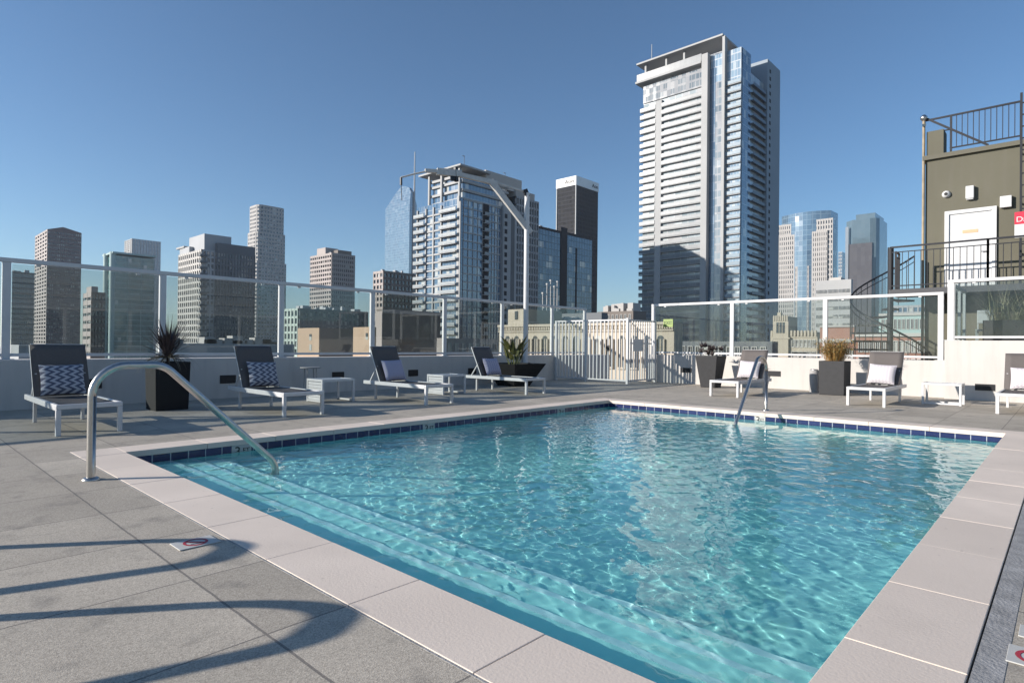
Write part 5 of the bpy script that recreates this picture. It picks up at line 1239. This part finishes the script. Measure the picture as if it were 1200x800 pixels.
# roof plant on the distant towers
for T_, nn in ((T4, 8), (T6, 5), (T8, 6), (T7, 12), (T1, 4), (Tr, 2), (T11, 6), (T0, 5)):
    b = MB(); lx_, ly_ = T_.X1 - T_.X0, T_.Y1 - T_.Y0
    for k in range(nn):
        fx, fy_ = random.uniform(.1, .85), random.uniform(.1, .85); w_ = random.uniform(1, 3.2)
        b.box(T_.X0 + lx_ * fx, T_.X0 + lx_ * fx + w_, T_.Y0 + ly_ * fy_, T_.Y0 + ly_ * fy_ + w_, T_.Z - 1, T_.Z + random.uniform(.8, 2.2))
    b.obj('roof_plant', C['grey'], T_.root)
# --- clutter of stone roofs between the towers
T24 = Tower('stone_building', 'brown stone rooftop with chimneys in the gap left of the tallest tower', 700, 742, 757, 364, 200); T24.core(C['brown'], 'wall')
b = MB()
for k in range(16):
    f0 = random.uniform(0, .85); h = random.uniform(.5, 3.2); yy = T24.Y0 + (T24.Y1 - T24.Y0) * f0; w_ = random.uniform(.8, 3); b.box(T24.X0 + random.uniform(0, 3), T24.X0 + random.uniform(4, 7), yy, yy + w_, T24.Z, T24.Z + h)
b.obj('roof_clutter', C['cream'], T24.root); punched(T24, 'L', 8, 2, T24.Z - 1.2, 3, .4, 1.4)

# --- mid blocks behind the left glass
Ta = Tower('brown_slab_building', 'windowless brown slab block with a sunlit pink edge behind the left fence', 441, 448.5, 516, 362, 120); Ta.core(C['brown'], 'wall')
b = MB(); b.box(Ta.X0 - .15, Ta.X0, Ta.Y0, Ta.Y1, GZ, Ta.Z - .5); b.obj('sunlit_side_wall', C['pink'], Ta.root)  # lit side of the brown block, its sunlight put into a pink sheet
b = MB(); lx = Ta.X1 - Ta.X0; b.box(Ta.X0 - .2, Ta.X1 + .2, Ta.Y0 - .2, Ta.Y0, Ta.Z - .8, Ta.Z); b.obj('coping_band', C['tan'], Ta.root)
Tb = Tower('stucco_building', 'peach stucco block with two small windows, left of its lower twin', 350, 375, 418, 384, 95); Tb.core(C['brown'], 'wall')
b = MB(); b.box(Tb.X0 - .15, Tb.X0, Tb.Y0, Tb.Y1, GZ, Tb.Z); b.obj('sunlit_side_wall', C['peach'], Tb.root)  # sheet coloured as the sunlit side; the core keeps the shaded brown
for (px, py) in ((365, 395), (365, 407)): yy, z = onX(px, py, Tb.X0); b = MB(); b.box(Tb.X0 - .2, Tb.X0 - .149, yy - .35, yy + .35, z - .5, z + .5); b.obj('window', GL['dark'], Tb.root)
Tc = Tower('stucco_building', 'peach stucco block with one small window beside the fence post', 414, 435, 441, 383, 90); Tc.core(C['peach'], 'wall')
for (px, py) in ((430, 394),): yy, z = onX(px, py, Tc.X0); b = MB(); b.box(Tc.X0 - .04, Tc.X0 - .0, yy - .3, yy + .3, z - .5, z + .5); b.obj('window', GL['dark'], Tc.root)
Td = Tower('low_building', 'pale low roofline just above the leftmost lounger', 12, 22, 97, 404, 170); Td.core(C['grey'], 'wall'); 
b = MB(); b.box(Td.X0, Td.X1, Td.Y0 - .2, Td.Y0, Td.Z - .6, Td.Z); b.obj('roof_edge', C['offwhite'], Td.root)
Te = Tower('low_building', 'low grey roofs between the green glass tower and the apartment tower', 183, 190, 345, 402, 200); Te.core(C['grey'], 'wall')
b = MB()
for k in range(14):
    f0 = random.uniform(0, .95); xx = Te.X0 + (Te.X1 - Te.X0) * f0; b.box(xx, xx + random.uniform(1.5, 6), Te.Y0 + 1, Te.Y0 + 6, Te.Z, Te.Z + random.uniform(.5, 3.5))
b.obj('roof_units', C['cream'], Te.root)
Tf = Tower('low_building', 'low tan block between the brown slab and the arched building', 512, 520, 600, 396, 110); Tf.core(C['tan'], 'wall'); punched(Tf, 'R', 10, 2, Tf.Z - 1, 3, .4, 1.4)
Th = Tower('low_building', 'long dark block seen low through the first right fence panel', 752, 905, 912, 400, 100); Th.core(C['dgrey'], 'wall'); punched(Th, 'L', 16, 2, Th.Z - 1, 3, .5, 1.5)

# --- what stands behind the camera and shows only as reflections in the glass
ph = thing('clubhouse', 'grey arcaded clubhouse behind the camera, mirrored in the left glass', 'building', (9, -14, 0))
b = MB(); b.box(1, 17, -20, -13, -2, 5.2); b.obj('wall', C['grey'], ph)
for k in range(5):
    b = MB(); xx = 3 + k * 3; pts = [(-1, 0), (1, 0), (1, 1.8)] + [(math.cos(rad(a)), 1.8 + math.sin(rad(a))) for a in (30, 60, 90, 120, 150)] + [(-1, 1.8)]
    b.add([(xx - u, -12.98, z) for u, z in pts], [tuple(range(len(pts)))]); b.obj('arched_window', GL['dark'], ph)
b = MB()
for z in (3.3, 3.9, 4.9): b.box(.8, 17.2, -13.0, -12.9, z, z + .12)
b.obj('cornice', C['offwhite'], ph)
b = MB(); b.box(17, 40, -20, -13, -2, 2.6); b.obj('wing', C['grey'], ph)
glass_fence('glass fence behind the camera seen only as a reflection', -4.7, [-6 + 2.3 * k for k in range(10)], 0.8, 2.4, 'X', pw=0.11)
# --- the off-frame tower whose shadow crosses the foot of the tallest tower

# ------------------------------------------------------------------ haze over the city
hz = bpy.data.materials.new('city_haze'); hz.use_nodes = True; t = hz.node_tree; t.nodes.clear(); out = t.nodes.new('ShaderNodeOutputMaterial'); pv = t.nodes.new('ShaderNodeVolumePrincipled')
pv.inputs['Color'].default_value = (0.80, 0.88, 1.0, 1); pv.inputs['Density'].default_value = 0.00010; pv.inputs['Anisotropy'].default_value = 0.2
t.links.new(pv.outputs[0], out.inputs['Volume'])
HAZE = True
if HAZE:
    b = MB(); b.box(-4600, 4600, -4600, 4600, GZ - 1, 270); h = b.obj('haze', hz); h['kind'] = 'stuff'; h.visible_shadow = True
